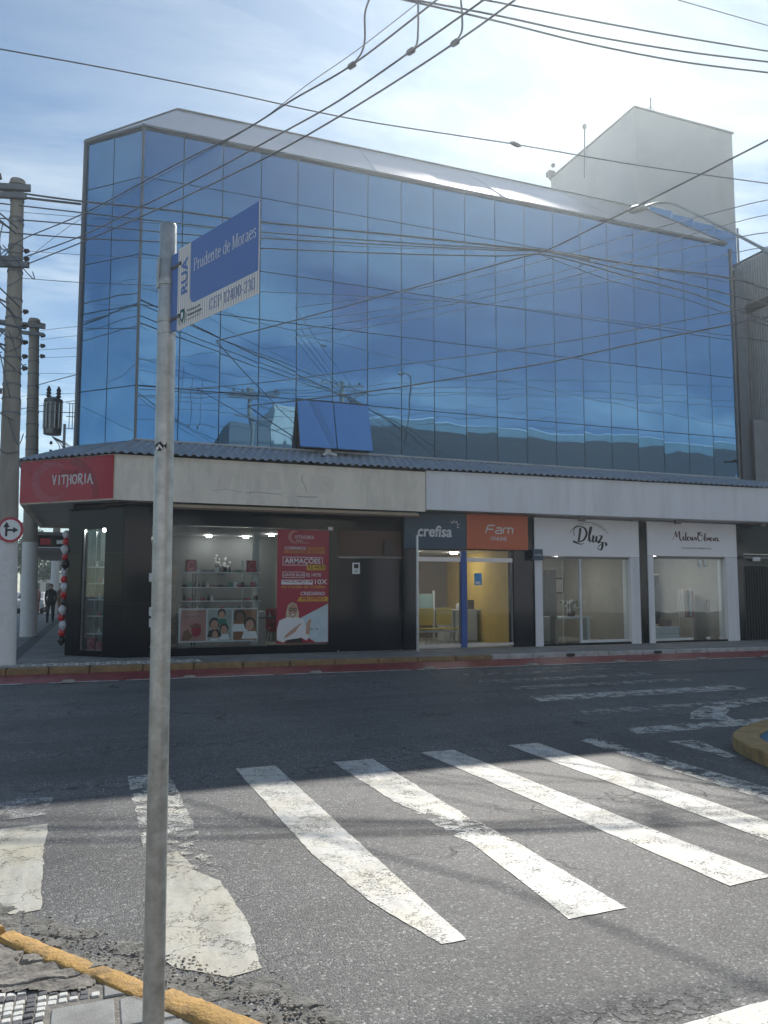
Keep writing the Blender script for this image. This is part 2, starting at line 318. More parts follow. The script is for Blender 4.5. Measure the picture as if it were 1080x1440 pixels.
# ------------------------------------------------------------------ mesh helpers
class MB:
    def __init__(s): s.v = []; s.f = []; s.m = []
    def quad(s, *p, mi=0):
        i = len(s.v); s.v += [tuple(q) for q in p]; s.f.append(tuple(range(i, i+len(p)))); s.m.append(mi); return s
    def box(s, x0, x1, y0, y1, z0, z1, mi=0):
        i = len(s.v)
        s.v += [(x0,y0,z0),(x1,y0,z0),(x1,y1,z0),(x0,y1,z0),(x0,y0,z1),(x1,y0,z1),(x1,y1,z1),(x0,y1,z1)]
        for f in ((3,2,1,0),(4,5,6,7),(0,1,5,4),(1,2,6,5),(2,3,7,6),(3,0,4,7)): s.f.append(tuple(i+k for k in f)); s.m.append(mi)
        return s
    def obox(s, c, ax, ay, az, mi=0):
        """box from centre and three half axes"""
        c, ax, ay, az = map(Vector, (c, ax, ay, az)); i = len(s.v)
        for sz in (-1, 1):
            for sx, sy in ((-1,-1),(1,-1),(1,1),(-1,1)): s.v.append(tuple(c+ax*sx+ay*sy+az*sz))
        for f in ((3,2,1,0),(4,5,6,7),(0,1,5,4),(1,2,6,5),(2,3,7,6),(3,0,4,7)): s.f.append(tuple(i+k for k in f)); s.m.append(mi)
        return s
    def tube(s, pts, r, n=8, cap=True, mi=0):
        pts = [Vector(p) for p in pts]; rs = r if isinstance(r, (list, tuple)) else [r]*len(pts)
        rings = []; up = None
        for k, p in enumerate(pts):
            a = pts[max(k-1, 0)]; b = pts[min(k+1, len(pts)-1)]; t = (b-a).normalized()
            if up is None: up = Vector((0,0,1)) if abs(t.z) < .9 else Vector((1,0,0))
            x = t.cross(up).normalized(); y = x.cross(t).normalized(); up = y
            base = len(s.v); rings.append(base)
            for j in range(n):
                q = 2*math.pi*j/n; s.v.append(tuple(p+(x*math.cos(q)+y*math.sin(q))*rs[k]))
        for a, b in zip(rings, rings[1:]):
            for j in range(n): s.f.append((a+j, a+(j+1)%n, b+(j+1)%n, b+j)); s.m.append(mi)
        if cap:
            s.f.append(tuple(rings[0]+j for j in range(n))[::-1]); s.f.append(tuple(rings[-1]+j for j in range(n))); s.m += [mi, mi]
        return s
    def lathe(s, c, prof, n=16, mi=0, axis=Vector((0,0,1))):
        c = Vector(c); return s.tube([c+axis*z for r, z in prof], [max(r, 1e-4) for r, z in prof], n, mi=mi)
    def prism(s, pts, z0, z1, mi=0):
        n = len(pts); i = len(s.v)
        s.v += [(p[0], p[1], z0) for p in pts]+[(p[0], p[1], z1) for p in pts]
        s.f.append(tuple(i+k for k in range(n))[::-1]); s.f.append(tuple(i+n+k for k in range(n))); s.m += [mi, mi]
        for k in range(n): s.f.append((i+k, i+(k+1)%n, i+n+(k+1)%n, i+n+k)); s.m.append(mi)
        return s
    def blob(s, c, r, n=8, mi=0, jit=0.0):
        c = Vector(c); r = Vector(r) if not isinstance(r, (int, float)) else Vector((r, r, r)); i = len(s.v); m = max(4, n//2)
        s.v.append((c.x, c.y, c.z-r.z))
        for a in range(1, m):
            th = math.pi*a/m
            for j in range(n):
                q = 2*math.pi*j/n; k = 1+random.uniform(-jit, jit)
                s.v.append((c.x+r.x*math.sin(th)*math.cos(q)*k, c.y+r.y*math.sin(th)*math.sin(q)*k, c.z-r.z*math.cos(th)*k))
        s.v.append((c.x, c.y, c.z+r.z)); top = len(s.v)-1
        for j in range(n):
            s.f.append((i, i+1+(j+1)%n, i+1+j)); s.f.append((top, top-n+j, top-n+(j+1)%n)); s.m += [mi, mi]
        for a in range(m-2):
            for j in range(n):
                q = i+1+a*n; s.f.append((q+j, q+(j+1)%n, q+n+(j+1)%n, q+n+j)); s.m.append(mi)
        return s
    def build(s, name, mats, parent=None, smooth=False, bevel=0, loc=None):
        me = bpy.data.meshes.new(name); me.from_pydata(s.v, [], s.f); me.update()
        for m in (mats if isinstance(mats, (list, tuple)) else [mats]): me.materials.append(m)
        if any(s.m): me.polygons.foreach_set('material_index', s.m)
        if bevel:
            b = bmesh.new(); b.from_mesh(me); bmesh.ops.remove_doubles(b, verts=b.verts, dist=1e-5)
            bmesh.ops.bevel(b, geom=list(b.edges), offset=bevel, segments=1, affect='EDGES'); b.to_mesh(me); b.free()
        if smooth:
            me.polygons.foreach_set('use_smooth', [True]*len(me.polygons))
            try: me.set_sharp_from_angle(angle=R(40))
            except Exception: pass
        return link(name, me, parent, loc)
def link(name, me, parent=None, loc=None):
    o = bpy.data.objects.new(name, me); COL.objects.link(o)
    if parent is not None:
        o.parent = parent
        # children are modelled in world coordinates: undo the parent's place
        pl = WLOC.get(parent.name, Vector((0,0,0))); o.location = -pl if loc is None else Vector(loc)-pl
        WLOC[o.name] = Vector((0,0,0)) if loc is None else Vector(loc)
    else:
        if loc is not None: o.location = loc
        WLOC[o.name] = Vector(loc) if loc is not None else Vector((0,0,0))
    return o
WLOC = {}
def tag(o, label=None, cat=None, group=None, kind=None):
    if label: o['label'] = label
    if cat: o['category'] = cat
    if group: o['group'] = group
    if kind: o['kind'] = kind
    return o
def thing(name, loc, label, cat, group=None):
    o = bpy.data.objects.new(name, None); COL.objects.link(o); o.location = loc; o.empty_display_size = .2
    WLOC[o.name] = Vector(loc); return tag(o, label, cat, group)
def copy_thing(root, delta, label):
    """a copy of a thing with its parts and sub-parts, moved by delta"""
    c = root.copy(); COL.objects.link(c); c.location = root.location+Vector(delta); c['label'] = label
    def rec(a, b):
        for ch in [o for o in a.children]:
            k = ch.copy(); COL.objects.link(k); k.parent = b; rec(ch, k)
    rec(root, c); return c
def struct(name, mb, mat, **kw):
    return tag(mb.build(name, mat, **kw), kind='structure')

class Plane2:
    """a flat printed surface: origin, right, up; z offset counts outwards"""
    def __init__(s, o, ex, ez): s.o = Vector(o); s.ex = Vector(ex).normalized(); s.ez = Vector(ez).normalized(); s.n = s.ex.cross(s.ez)
    def p(s, x, y, off=0): return s.o+s.ex*x+s.ez*y+s.n*off
def front(d, u0=0, z0=0): return Plane2((u0, d, z0), (1,0,0), (0,0,1))
def flat(name, pl, pts, mat, parent, off=.002, thick=0):
    m = MB(); f = [pl.p(x, y, off) for x, y in pts]
    if thick:
        n = len(f); b = [pl.p(x, y, off-thick) for x, y in pts]
        m.v += [tuple(q) for q in b+f]; m.f.append(tuple(range(n))[::-1]); m.f.append(tuple(range(n, 2*n))); m.m += [0, 0]
        for k in range(n): m.f.append((k, (k+1)%n, n+(k+1)%n, n+k)); m.m.append(0)
    else: m.quad(*f)
    return m.build(name, mat, parent)
def rect(x0, y0, x1, y1): return [(x0,y0),(x1,y0),(x1,y1),(x0,y1)]
def ell(cx, cy, rx, ry, n=20, a0=0, a1=360): return [(cx+rx*math.cos(R(a0+(a1-a0)*k/n)), cy+ry*math.sin(R(a0+(a1-a0)*k/n))) for k in range(n if a1-a0 == 360 else n+1)]
def ribbon(m, pl, pts, wd, off=.003, close=False):
    P = [Vector((x, y)) for x, y in pts]; n = len(P); ws = wd if isinstance(wd, (list, tuple)) else [wd]*n
    L = []; Rr = []
    for k in range(n):
        t = (P[min(k+1, n-1)]-P[max(k-1, 0)])
        if t.length < 1e-9: t = Vector((1, 0))
        t.normalize(); nn = Vector((-t.y, t.x))*ws[k]*.5
        L.append(P[k]+nn); Rr.append(P[k]-nn)
    i = len(m.v)
    for a, b in zip(L, Rr): m.v += [tuple(pl.p(a.x, a.y, off)), tuple(pl.p(b.x, b.y, off))]
    for k in range(n-1): m.f.append((i+2*k, i+2*k+1, i+2*k+3, i+2*k+2)); m.m.append(0)
def spline(pts, n=8):
    P = [Vector(p) for p in pts]; out = []
    for k in range(len(P)-1):
        a = P[max(k-1, 0)]; b = P[k]; c = P[k+1]; d = P[min(k+2, len(P)-1)]
        for j in range(n):
            t = j/n; out.append(.5*((2*b)+(c-a)*t+(2*a-5*b+4*c-d)*t*t+(3*b-a-3*c+d)*t*t*t))
    out.append(P[-1]); return out
def text(s, pl, x, y, size, mat, parent, off=.004, sx=1.0, shear=0, bold=0, align='LEFT', name='lettering', rot=0, width=None, spacing=1.0):
    cu = bpy.data.curves.new('t', 'FONT'); cu.body = s; cu.size = size; cu.align_x = align; cu.shear = shear; cu.offset = bold*size
    cu.resolution_u = 3; cu.space_character = spacing
    o = bpy.data.objects.new('t', cu); COL.objects.link(o)
    dg = bpy.context.evaluated_depsgraph_get(); me = bpy.data.meshes.new_from_object(o.evaluated_get(dg))
    bpy.data.objects.remove(o); bpy.data.curves.remove(cu); me.name = name
    if width and len(me.vertices):
        xs = [v.co.x for v in me.vertices]; sx = width/(max(xs)-min(xs))
    c, s_ = math.cos(R(rot)), math.sin(R(rot))
    for v in me.vertices:
        a, b = v.co.x*sx, v.co.y; v.co = pl.p(x+a*c-b*s_, y+a*s_+b*c, off)
    me.materials.clear(); me.materials.append(mat)
    return link(name, me, parent)
# ------------------------------------------------------------------ ground, pavements, kerbs, paint
def gz(u): return .13-.0033*max(0, min(u, 25))          # the far pavement falls slightly to the right
def dk(u): return 16.42-.033*(u+.5)                     # far kerb line
def dl(u): return 14.84-.03*(u+.7)                      # edge line of the bike lane
DC, SC_ = -.731, .682                                   # direction of the cut-off corner
m = MB().quad((-159,-89,0),(199,-89,0),(199,319,0),(-159,319,0)); road = struct('road', m, M_ASPH)
def jag(pts, step=.05, amp=.010, seed=0):
    rnd = random.Random(seed); out = []
    for a, b in zip(pts, pts[1:]+pts[:1]):
        a = Vector(a); b = Vector(b); L = (b-a).length; n = max(1, int(L/step)); t = (b-a).normalized() if L else Vector((1,0)); nn = Vector((-t.y, t.x))
        for k in range(n):
            q = a+(b-a)*k/n; e = 0 if k == 0 else (rnd.uniform(-amp, amp)*.5+amp*1.2*noise.noise(Vector((q.x*3, q.y*3, seed))))
            out.append(q+nn*e)
    return out
def marking(pts, mat, z=.004, amp=.010, seed=0, name='crosswalk_stripe'):
    P = jag(pts, amp=amp, seed=seed)
    o = MB().quad(*[(p.x, p.y, z) for p in P]).build(name, mat, road); return o
E_ = marking
E_([(-1.6,6.0),(-.24,6.05),(-.235,5.3),(-.20,4.48),(-.34,4.47),(-.44,4.62),(-1.4,4.9)], M_PAINT_G, seed=1)
E_([(-1.6,6.86),(-.25,6.80),(-.24,6.30),(-.7,6.25),(-1.6,6.3)], M_PAINT_F, seed=2, amp=.02)
E_([(.34,7.3),(.69,7.3),(.72,5.45),(.62,5.36),(.55,5.52),(.36,5.25)], M_PAINT_W, seed=3, amp=.015)
E_([(.37,5.05),(.55,5.15),(.62,4.75),(.73,4.55),(.77,3.93),(.745,3.47),(.60,3.44),(.38,3.62),(.31,3.80)], M_PAINT_G, seed=4, amp=.012)
E_([(1.28,7.25),(1.65,7.25),(1.68,4.60),(1.70,3.40),(1.57,3.40),(1.42,4.00),(1.33,4.80)], M_PAINT, seed=5, amp=.006)
E_([(2.20,7.2),(2.60,7.2),(2.60,5.25),(2.50,5.05),(2.40,5.45),(2.33,5.30),(2.24,5.7)], M_PAINT, seed=6, amp=.015)
E_([(2.26,5.75),(2.40,5.6),(2.60,5.35),(2.635,4.50),(2.50,4.60),(2.34,4.66),(2.30,5.2)], M_PAINT_W, z=.0035, seed=16, amp=.03); E_([(.36,5.3),(.72,5.5),(.74,4.6),(.60,4.8),(.37,5.0)], M_PAINT_H, z=.008, seed=17, amp=.03)
E_([(2.36,4.72),(2.52,4.62),(2.64,4.55),(2.64,3.43),(2.28,3.42),(2.33,4.1)], M_PAINT, seed=7, amp=.006)
E_([(3.16,7.3),(3.52,7.3),(3.62,5.2),(3.71,3.50),(3.37,3.47),(3.28,5.2)], M_PAINT, seed=8, amp=.006)
E_([(4.16,7.3),(4.52,7.3),(4.56,3.5),(4.22,3.5)], M_PAINT, seed=9, amp=.006)
E_([(5.02,7.3),(5.28,7.3),(5.32,3.5),(4.96,3.5)], M_PAINT_W, seed=10)
E_([(5.89,6.87),(6.23,6.82),(6.02,6.05),(5.85,5.95)], M_PAINT_W, seed=11)
E_([(1.9,2.48),(3.6,2.50),(3.6,2.15),(1.9,2.12)], M_PAINT, seed=12, name='stop_line')
for i, (u0, u1, a, b, mt) in enumerate([(5.85,9.9,7.32,7.68,M_PAINT_W),(6.1,9.9,8.66,9.04,M_PAINT_F),(6.2,10.2,9.92,10.44,M_PAINT_W),(6.5,10.2,11.2,11.55,M_PAINT_F),(6.4,10.2,12.16,12.58,M_PAINT_F),(6.6,10.0,13.25,13.55,M_PAINT_F)]):
    E_([(u0, a), (u0+.15, b), (u1+.1, b), (u1, a)], mt, seed=20+i, amp=.02)
m = MB(); R2 = Plane2((0,0,0), (1,0,0), (0,1,0))
ribbon(m, R2, [(7.35,7.75),(7.65,8.15),(8.2,8.55),(9.0,8.85),(10.2,8.95)], [.55,.42,.36,.36,.36], off=.009)
m.build('arrow_marking', M_PAINT_W, road)
# faint worn lane lines in front of the shops
for i, (u0, u1, d) in enumerate([(7.6,11.2,13.9),(3.2,5.0,14.1)]): E_([(u0,d),(u0,d+.12),(u1,d+.12),(u1,d)], M_PAINT_F, seed=40+i, amp=.03, name='faded_line')
# bike lane and its edge line
us = [-3+.5*k for k in range(60)]
m = MB()
for a, b in zip(us, us[1:]): m.quad((a,dl(a)+.05,.004),(b,dl(b)+.05,.004),(b,dk(b),.004),(a,dk(a),.004))
struct('bike_lane', m, M_RED)
segs = [(-3,-1.08),(-.66,.5),(.62,3.3),(3.5,6.1),(6.25,9.0),(9.2,12.0),(12.2,15.0),(15.2,18.0),(18.3,24)]
for i, (a, b) in enumerate(segs): E_([(a,dl(a)-.05),(b,dl(b)-.05),(b,dl(b)+.06),(a,dl(a)+.06)], M_LINE, z=.010, amp=.006, seed=60+i, name='edge_line')
stud = None
for px, py in [(97,957),(263,950.5),(437,944.5),(592,938.5),(734,933.5),(861,930),(978,926.5),(1076,923.5)]:
    g = on_z(px, py, 0)
    if stud is None:
        mm = MB(); mm.v = []; 
        b = bmesh.new()
        for (x, y, z) in [(-.12,-.10,0),(.12,-.10,0),(.12,.10,0),(-.12,.10,0),(-.08,-.05,.045),(.08,-.05,.045),(.08,.05,.045),(-.08,.05,.045)]: mm.v.append((x,y,z))
        mm.f = [(0,1,5,4),(1,2,6,5),(2,3,7,6),(3,0,4,7),(4,5,6,7)]; mm.m = [0]*5
        stud = mm.build('road_stud', material('scuffed stud', (.30,.27,.23), .7, var=.3, vscale=20), loc=(g.x, dl(g.x), .012)); tag(stud, None, 'road stud', 'road studs on the bike lane line')
        stud_list = [stud]
    else:
        s = stud.copy(); COL.objects.link(s); s.location = (g.x, dl(g.x), .012); stud_list.append(s)
for s, l in zip(stud_list, ['left of the signpost near the balloon corner','behind the signpost','under the tall red poster','in front of the dark blue shop sign','in front of the orange shop sign','in front of the first white shop','in front of the second white shop','before the black gate at right edge']):
    s['label'] = 'scuffed road stud on the lane line ' + l
# far pavement
m = MB(); kerbL = [(-2.75,60.0),(-2.75,18.2),(-2.7,17.4),(-2.45,16.8),(-2.0,16.5)]
edge = kerbL+[(u, dk(u)) for u in (-1.5,0,3,6,9,12,15,18,21,24,40)]
ins = [(p[0]+(.14 if k < 4 else .0), p[1]+(.14 if k >= 3 else 0)) for k, p in enumerate(edge)]
poly = ins+[(40,22),(.5,22),(-.5,24),(-.5,60)]
i0 = len(m.v); m.v += [(x, y, gz(x)) for x, y in poly]; m.f.append(tuple(range(len(poly)))); m.m.append(0)
far_pave = struct('far_pavement', m, M_CONC)
m = MB()
m.quad((-1.75,17.0,.134),(-1.45,17.0,.134),(-1.30,60,.134),(-1.6,60,.134))
m.build('tactile_strip', material('dark tactile paving', (.085,.085,.09), .85, var=.2, vscale=20), far_pave)
# mosaic band beside the kerb at the corner: real setts
mos = MB()
for i in range(44):
    for j in range(7):
        u = -2.2+i*.1; d = dk(u)+.20+j*.1
        if (i+j) % 4 == 0 or (i-j) % 4 == 0: mos.box(u+.008, u+.092, d+.008, d+.092, .125, .137)
tag(mos.build('white_sett', M_TW, far_pave), kind='stuff')
def kerb_run(pts, widths, mat_of, z0, z1, parent, inward=.14, seg=1.0, bev=.02):
    """individual kerb stones along a polyline"""
    for a, b in zip(pts, pts[1:]):
        a = Vector(a); b = Vector(b); L = (b-a).length; n = max(1, round(L/seg)); t = (b-a)/L; nn = Vector((-t.y, t.x))
        for k in range(n):
            p = a+t*(L*k/n+.008); q = a+t*(L*(k+1)/n-.008); mid = (p+q)/2
            zt = z1(mid.x)+random.uniform(-.004, .004) if callable(z1) else z1+random.uniform(-.004, .004)
            m = MB().prism([p, q, q+nn*inward, p+nn*inward], z0, zt)
            m.build('kerb_stone', mat_of(mid), parent, bevel=bev)
kerb_run([(-2.75,30.0),(-2.75,18.2),(-2.7,17.4),(-2.45,16.8),(-2.0,16.5)], 0, lambda p: M_KYF, -.02, lambda u: gz(u)+.004, far_pave, seg=1.2)
kerb_run([(-2.0,16.5)]+[(u, dk(u)) for u in (-1.5,0,3,6,8.8)], 0, lambda p: M_KYF, -.02, lambda u: gz(u)+.004, far_pave, seg=1.0)
kerb_run([(u, dk(u)) for u in (8.8,12,15,18,21,24)], 0, lambda p: M_KW, -.02, lambda u: gz(u)+.02, far_pave, seg=1.0)
m = MB()
for px, py in [(918,917.5),(797,921.5)]:
    g = on_z(px, py, .03); m.box(g.x-.12, g.x+.12, dk(g.x)-.006, dk(g.x)+.1, .015, .09)
m.build('drain_hole', M_DARK, far_pave)
# near pavement where the photographer stands
K = [(-12,5.3),(-6,5.3),(-2.5,5.15),(-1.25,4.85),(-.38,4.17),(-.04,3.72),(.27,3.34)]
K2 = [(.34,3.27),(.50,3.04),(.67,2.83)]
K3 = [(.72,2.74),(.98,2.2),(1.1,1.0),(1.1,-12)]
NZ = .088
m = MB(); allk = K+K2+K3+[(-12,-12)]
def shrink(p, k=.10):
    c = Vector((-6,-3)); v = Vector(p)-c; return c+v*(1-k/v.length)
m.v += [(*shrink(p), NZ-.009) for p in allk]; m.f.append(tuple(range(len(allk)))); m.m.append(0)
near = struct('near_pavement', m, M_BROKEN)
def near_kerb(pts, hz, rad, sd):
    """worn rounded yellow kerb piece, uneven along its length"""
    P = spline([(x, y, 0) for x, y in pts], 14); rnd = random.Random(sd); m = MB(); prof = 9; rows = []
    for k, p in enumerate(P):
        t = (P[min(k+1, len(P)-1)]-P[max(k-1, 0)]).normalized(); nn = Vector((-t.y, t.x, 0)); base = len(m.v); rows.append(base)
        endk = min(1, (min(k, len(P)-1-k)+1)/2.5)
        for j in range(prof):
            a = math.pi*j/(prof-1); ww = rad*(1+.10*noise.noise(Vector((k*.11, sd, 0)))); h = hz*endk*(1+.10*noise.noise(Vector((k*.2, 5+sd, j*.3))))
            c = math.copysign(abs(math.cos(a))**.40, math.cos(a)); s = abs(math.sin(a))**.32
            q = p+nn*(rad-ww*c); m.v.append((q.x+rnd.uniform(-.003,.003), q.y+rnd.uniform(-.003,.003), max(-.01, h*s+rnd.uniform(-.003,.003))))
    for a, b in zip(rows, rows[1:]):
        for j in range(prof-1): m.f.append((a+j, b+j, b+j+1, a+j+1)); m.m.append(0)
    m.f.append(tuple(rows[0]+j for j in range(prof))); m.f.append(tuple(rows[-1]+j for j in range(prof))[::-1]); m.m += [0,0]
    return m.build('kerb_stone', M_KY, near, smooth=True)
# the kerb runs the other way round here: reverse so that "inward" is the pavement side
near_kerb([(.29,3.30),(-.04,3.715),(-.30,4.06)], .098, .050, 1)
near_kerb([(-.32,4.08),(-.46,4.26),(-1.25,4.85)], .096, .050, 2)
near_kerb([(.70,2.78),(.52,3.02),(.34,3.26)], .104, .062, 3)
near_kerb([(-1.27,4.86),(-2.5,5.15),(-6,5.3)], .11, .058, 4)
near_kerb([(1.1,-3),(1.1,1.0),(.98,2.2),(.74,2.73)], .10, .06, 5)
def inside(p, poly):
    c = False; n = len(poly)
    for i in range(n):
        a, b = poly[i], poly[(i+1) % n]
        if (a[1] > p[1]) != (b[1] > p[1]) and p[0] < (b[0]-a[0])*(p[1]-a[1])/(b[1]-a[1])+a[0]: c = not c
    return c
NK = [shrink(p, .175) for p in allk]
patch = [(-.42,3.90),(-.30,3.84),(-.10,3.80),(.03,3.66),(.10,3.55),(.06,3.42),(.0,3.37),(-.14,3.42),(-.30,3.47),(-.45,3.55)]
slabs = [(-.10,3.05,.13,3.27),(.14,3.05,.36,3.26),(.085,3.28,.31,3.42),(-.10,2.81,.13,3.04),(.14,2.81,.36,3.04),(-.34,2.81,-.11,3.04)]
def clip(poly, a, b):
    """keep what lies on the pavement side (left) of the line a-b"""
    f = lambda p: (b[0]-a[0])*(p[1]-a[1])-(b[1]-a[1])*(p[0]-a[0]); out = []
    for p, q in zip(poly, poly[1:]+poly[:1]):
        fp, fq = f(p), f(q)
        if fp >= 0: out.append(p)
        if fp*fq < 0: t = fp/(fp-fq); out.append((p[0]+(q[0]-p[0])*t, p[1]+(q[1]-p[1])*t))
    return out
for (a, b, c, d) in slabs:
    dz = random.uniform(-.003, .003)
    P = [(a+.005,b+.005),(c-.005,b+.005),(c-.005,d-.005),(a+.005,d-.005)]
    P = clip(P, (.20,3.255), (-.11,3.635)); P = clip(P, (.56,2.76), (.23,3.20))
    if len(P) < 3: continue
    mm = MB(); mm.prism([Vector(p) for p in P], .03, NZ+dz-.002); mm.build('paving_slab', M_SLAB, near, bevel=.004)
tileW = tileD = None; cnt = 0
for i in range(-20, 27):
    for j in range(0, 44):
        u = i*.038; d = 2.62+j*.038; c = (u+.019, d+.019)
        if not inside(c, NK) or inside(c, patch): continue
        if any(a-.02 < c[0] < cc+.02 and b-.02 < c[1] < dd+.02 for a, b, cc, dd in slabs): continue
        if c[1] < 2.86-(c[0]-.6)*.42-.08: continue
        if cnt >= 290: continue
        cnt += 1; dark = (i % 5 == 0 or j % 5 == 0 or (c[0] > .38 and (i+j) % 3 == 0)) if random.random() > .12 else random.random() < .4
        src = tileD if dark else tileW
        if src is None:
            src = MB().box(-.0168,.0168,-.0168,.0168,-.02,.012).build('mosaic_tile', M_TD if dark else M_TW, near, bevel=.003, loc=(c[0],c[1],NZ-.014))
            if dark: tileD = src
            else: tileW = src
        else:
            o = src.copy(); COL.objects.link(o); o.location = (c[0]+random.uniform(-.002,.002), c[1]+random.uniform(-.002,.002), NZ-.014+random.uniform(-.004,.003)); o.rotation_euler = (random.uniform(-.05,.05), random.uniform(-.05,.05), random.uniform(-.06,.06))
            o.scale = (random.uniform(.88,1.0), random.uniform(.88,1.0), 1)
def rough_sheet(name, poly, z, amp, mat, parent, step=.03, fr=9, kind=None):
    xs = [p[0] for p in poly]; ys = [p[1] for p in poly]; m = MB(); idx = {}
    nx = int((max(xs)-min(xs))/step)+2; ny = int((max(ys)-min(ys))/step)+2
    for i in range(nx):
        for j in range(ny):
            x = min(xs)+i*step; y = min(ys)+j*step
            v = Vector((x*fr, y*fr, 0)); h = noise.fractal(v, .8, 2.0, 5)*amp
            ed = abs(noise.noise(Vector((x*4, y*4, 3)))); h -= amp*1.6 if ed < .04 else 0
            w_ = Vector((noise.noise(v), noise.noise(v+Vector((9,9,9))), 0))*.012
            idx[i, j] = len(m.v); m.v.append((x+w_.x, y+w_.y, z+h))
    for i in range(nx-1):
        for j in range(ny-1):
            c = (min(xs)+(i+.5)*step, min(ys)+(j+.5)*step); jj = (c[0]+.03*noise.noise(Vector((c[0]*8, c[1]*8, 7))), c[1]+.03*noise.noise(Vector((c[0]*8, c[1]*8, 17))))
            if inside(jj, poly): m.f.append((idx[i,j], idx[i+1,j], idx[i+1,j+1], idx[i,j+1])); m.m.append(0)
    used = sorted({k for f in m.f for k in f}); mp_ = {k: n for n, k in enumerate(used)}
    m.v = [m.v[k] for k in used]; m.f = [tuple(mp_[k] for k in f) for f in m.f]
    o = m.build(name, mat, parent)
    if kind: o['kind'] = kind
    return o
rough_sheet('broken_concrete', patch, NZ+.002, .012, M_BROKEN, near, step=.012)
GUT = material('crumbled gutter concrete', (.185,.18,.165), .95, var=.35, vscale=22, bump=1.0, bscale=70, grime=.7, gscale=9, grime_color=(.06,.06,.058))
rough_sheet('crumbled_gutter', [(-1.3,5.0),(-.38,4.62),(-.2,4.36),(.05,4.12),(.34,3.84),(.36,3.66),(.60,3.40),(.78,3.42),(.86,3.20),(1.0,2.86),(.86,2.5),(.70,2.80),(.34,3.29),(-.38,4.17),(-1.25,4.85)], .006, .010, GUT, road, step=.018, fr=14)
m = MB(); rnd = random.Random(5)
for k in range(420):
    t = rnd.random(); 
    if t < .35: c = (rnd.gauss(.76,.07), rnd.gauss(2.82,.08))
    elif t < .7: q = rnd.random(); c = (.34+q*.5+rnd.gauss(.06,.03), 3.62-q*.75+rnd.gauss(.02,.05))
    else: q = rnd.random(); c = (-.3+q*.65+rnd.gauss(.10,.05), 4.2-q*.85+rnd.gauss(.08,.06))
    s = rnd.uniform(.003,.009) if t > .35 else rnd.uniform(.005,.016); m.blob((c[0], c[1], .012+s*.4), (s, s*rnd.uniform(.6,1.2), s*.7), 6, jit=.2)
tag(m.build('loose_gravel', M_RUB, None), kind='stuff', label='loose gravel and crumbs of concrete in the gutter beside the yellow kerb')
for k, (x, y, s, c) in enumerate([(.745,2.80,.026,M_TW),(.80,2.76,.020,M_RUB),(.78,2.87,.017,M_TW),(.84,2.80,.016,M_TW)]):
    o = MB().blob((0,0,0), (s, s*.75, s*.45), 9, jit=.12).build('loose_stone', c, loc=(x, y, .02))
    tag(o, ['larger pale stone touching the end of the yellow kerb','brown grey stone at the broken kerb end, nearest the camera','pale stone just beyond the larger one at the kerb end','small pale stone farthest out on the asphalt by the kerb end'][k], 'stone', 'loose stones at the kerb end')
# traffic island at the right edge
isl = [(6.02,5.88),(6.34,6.42),(7.05,6.85),(8.0,7.1),(9.0,7.0),(9.7,6.4),(9.5,5.5),(8.3,4.5),(7.0,4.2),(6.15,4.5),(5.86,5.2)]
IC = Vector((7.7,5.7)); sm = [Vector((p.x, p.y)) for p in spline([(x,y,0) for x, y in isl+isl[:1]], 5)][:-1]
ti = thing('traffic_island', (7.6,5.95,0), 'rounded raised traffic island with worn yellow kerb and blue painted top at right edge', 'traffic island')
inner = [IC+(p-IC)*(1-.27/(p-IC).length) for p in sm]
n = len(sm)
for k in range(0, n, 3):
    a = [sm[(k+j) % n] for j in range(4 if k+3 <= n else n-k+1)]; b = [inner[(k+j) % n] for j in range(len(a))]
    MB().prism((b[::-1]+a)[::-1], -.01, .13+random.uniform(-.003,.003)).build('kerb_stone', material('ochre kerb paint', (.36,.24,.10), .8, var=.2, vscale=5, bump=.6, bscale=50, grime=.5, gscale=6), ti, bevel=.01)
MB().prism([IC+(p-IC)*(1-.28/(p-IC).length) for p in sm], 0, .115).build('painted_top', M_IRED, ti)
# small island under the lamp post, outside the frame
ti2 = MB().prism([(11.2+.9*math.cos(R(a)), 9.0+.9*math.sin(R(a))) for a in range(0,360,20)], -.01, .13).build('traffic_island', M_CONC)
tag(ti2, 'small round concrete island under the street lamp pole beyond the right edge', 'traffic island')
# ------------------------------------------------------------------ the glass building
GD = 18.5; U0 = .82; U1 = 18.93; Z0 = 5.08; NC = 19; CW = (U1-U0)/NC
ZR = [5.08, 6.39, 8.33, 9.57, 11.48, 12.72]
bld = thing('glass_building', (9, 19, 0), 'blue mirror glass building with cut-off corner above a row of shops', 'building')
chL = 1.80                                            # length of the cut-off glass face
C0 = Vector((U0, GD, 0)); CD = Vector((DC, SC_, 0)); CN = Vector((-SC_, DC, 0))
CE = C0+CD*chL
body = MB()
outline = [(U0,GD+.06),(U1+.0,GD+.06),(U1+.0,30),(CE.x,30),(CE.x+.04,CE.y+.06)]
body.prism(outline, 3.62, 12.72)
body.build('wall', M_DARK, bld)
pane_mesh = {}
def pane(cx, cy, z0, z1, width, rotz=0, mat=M_GLASS, name='window_pane', parent=bld, tilt=None):
    key = (round(width, 3), round(z1-z0, 3), mat.name)
    if key not in pane_mesh:
        g = .011; m = MB().box(-width/2+g, width/2-g, 0, .012, -(z1-z0)/2+g, (z1-z0)/2-g); me = bpy.data.meshes.new(name); me.from_pydata(m.v, [], m.f); me.materials.append(mat); pane_mesh[key] = me
    o = link(name, pane_mesh[key], parent, loc=(cx, cy, (z0+z1)/2))
    a = tilt if tilt is not None else (random.gauss(0, .0016), random.gauss(0, .0016))
    o.rotation_euler = (a[0], 0, rotz+a[1]); return o
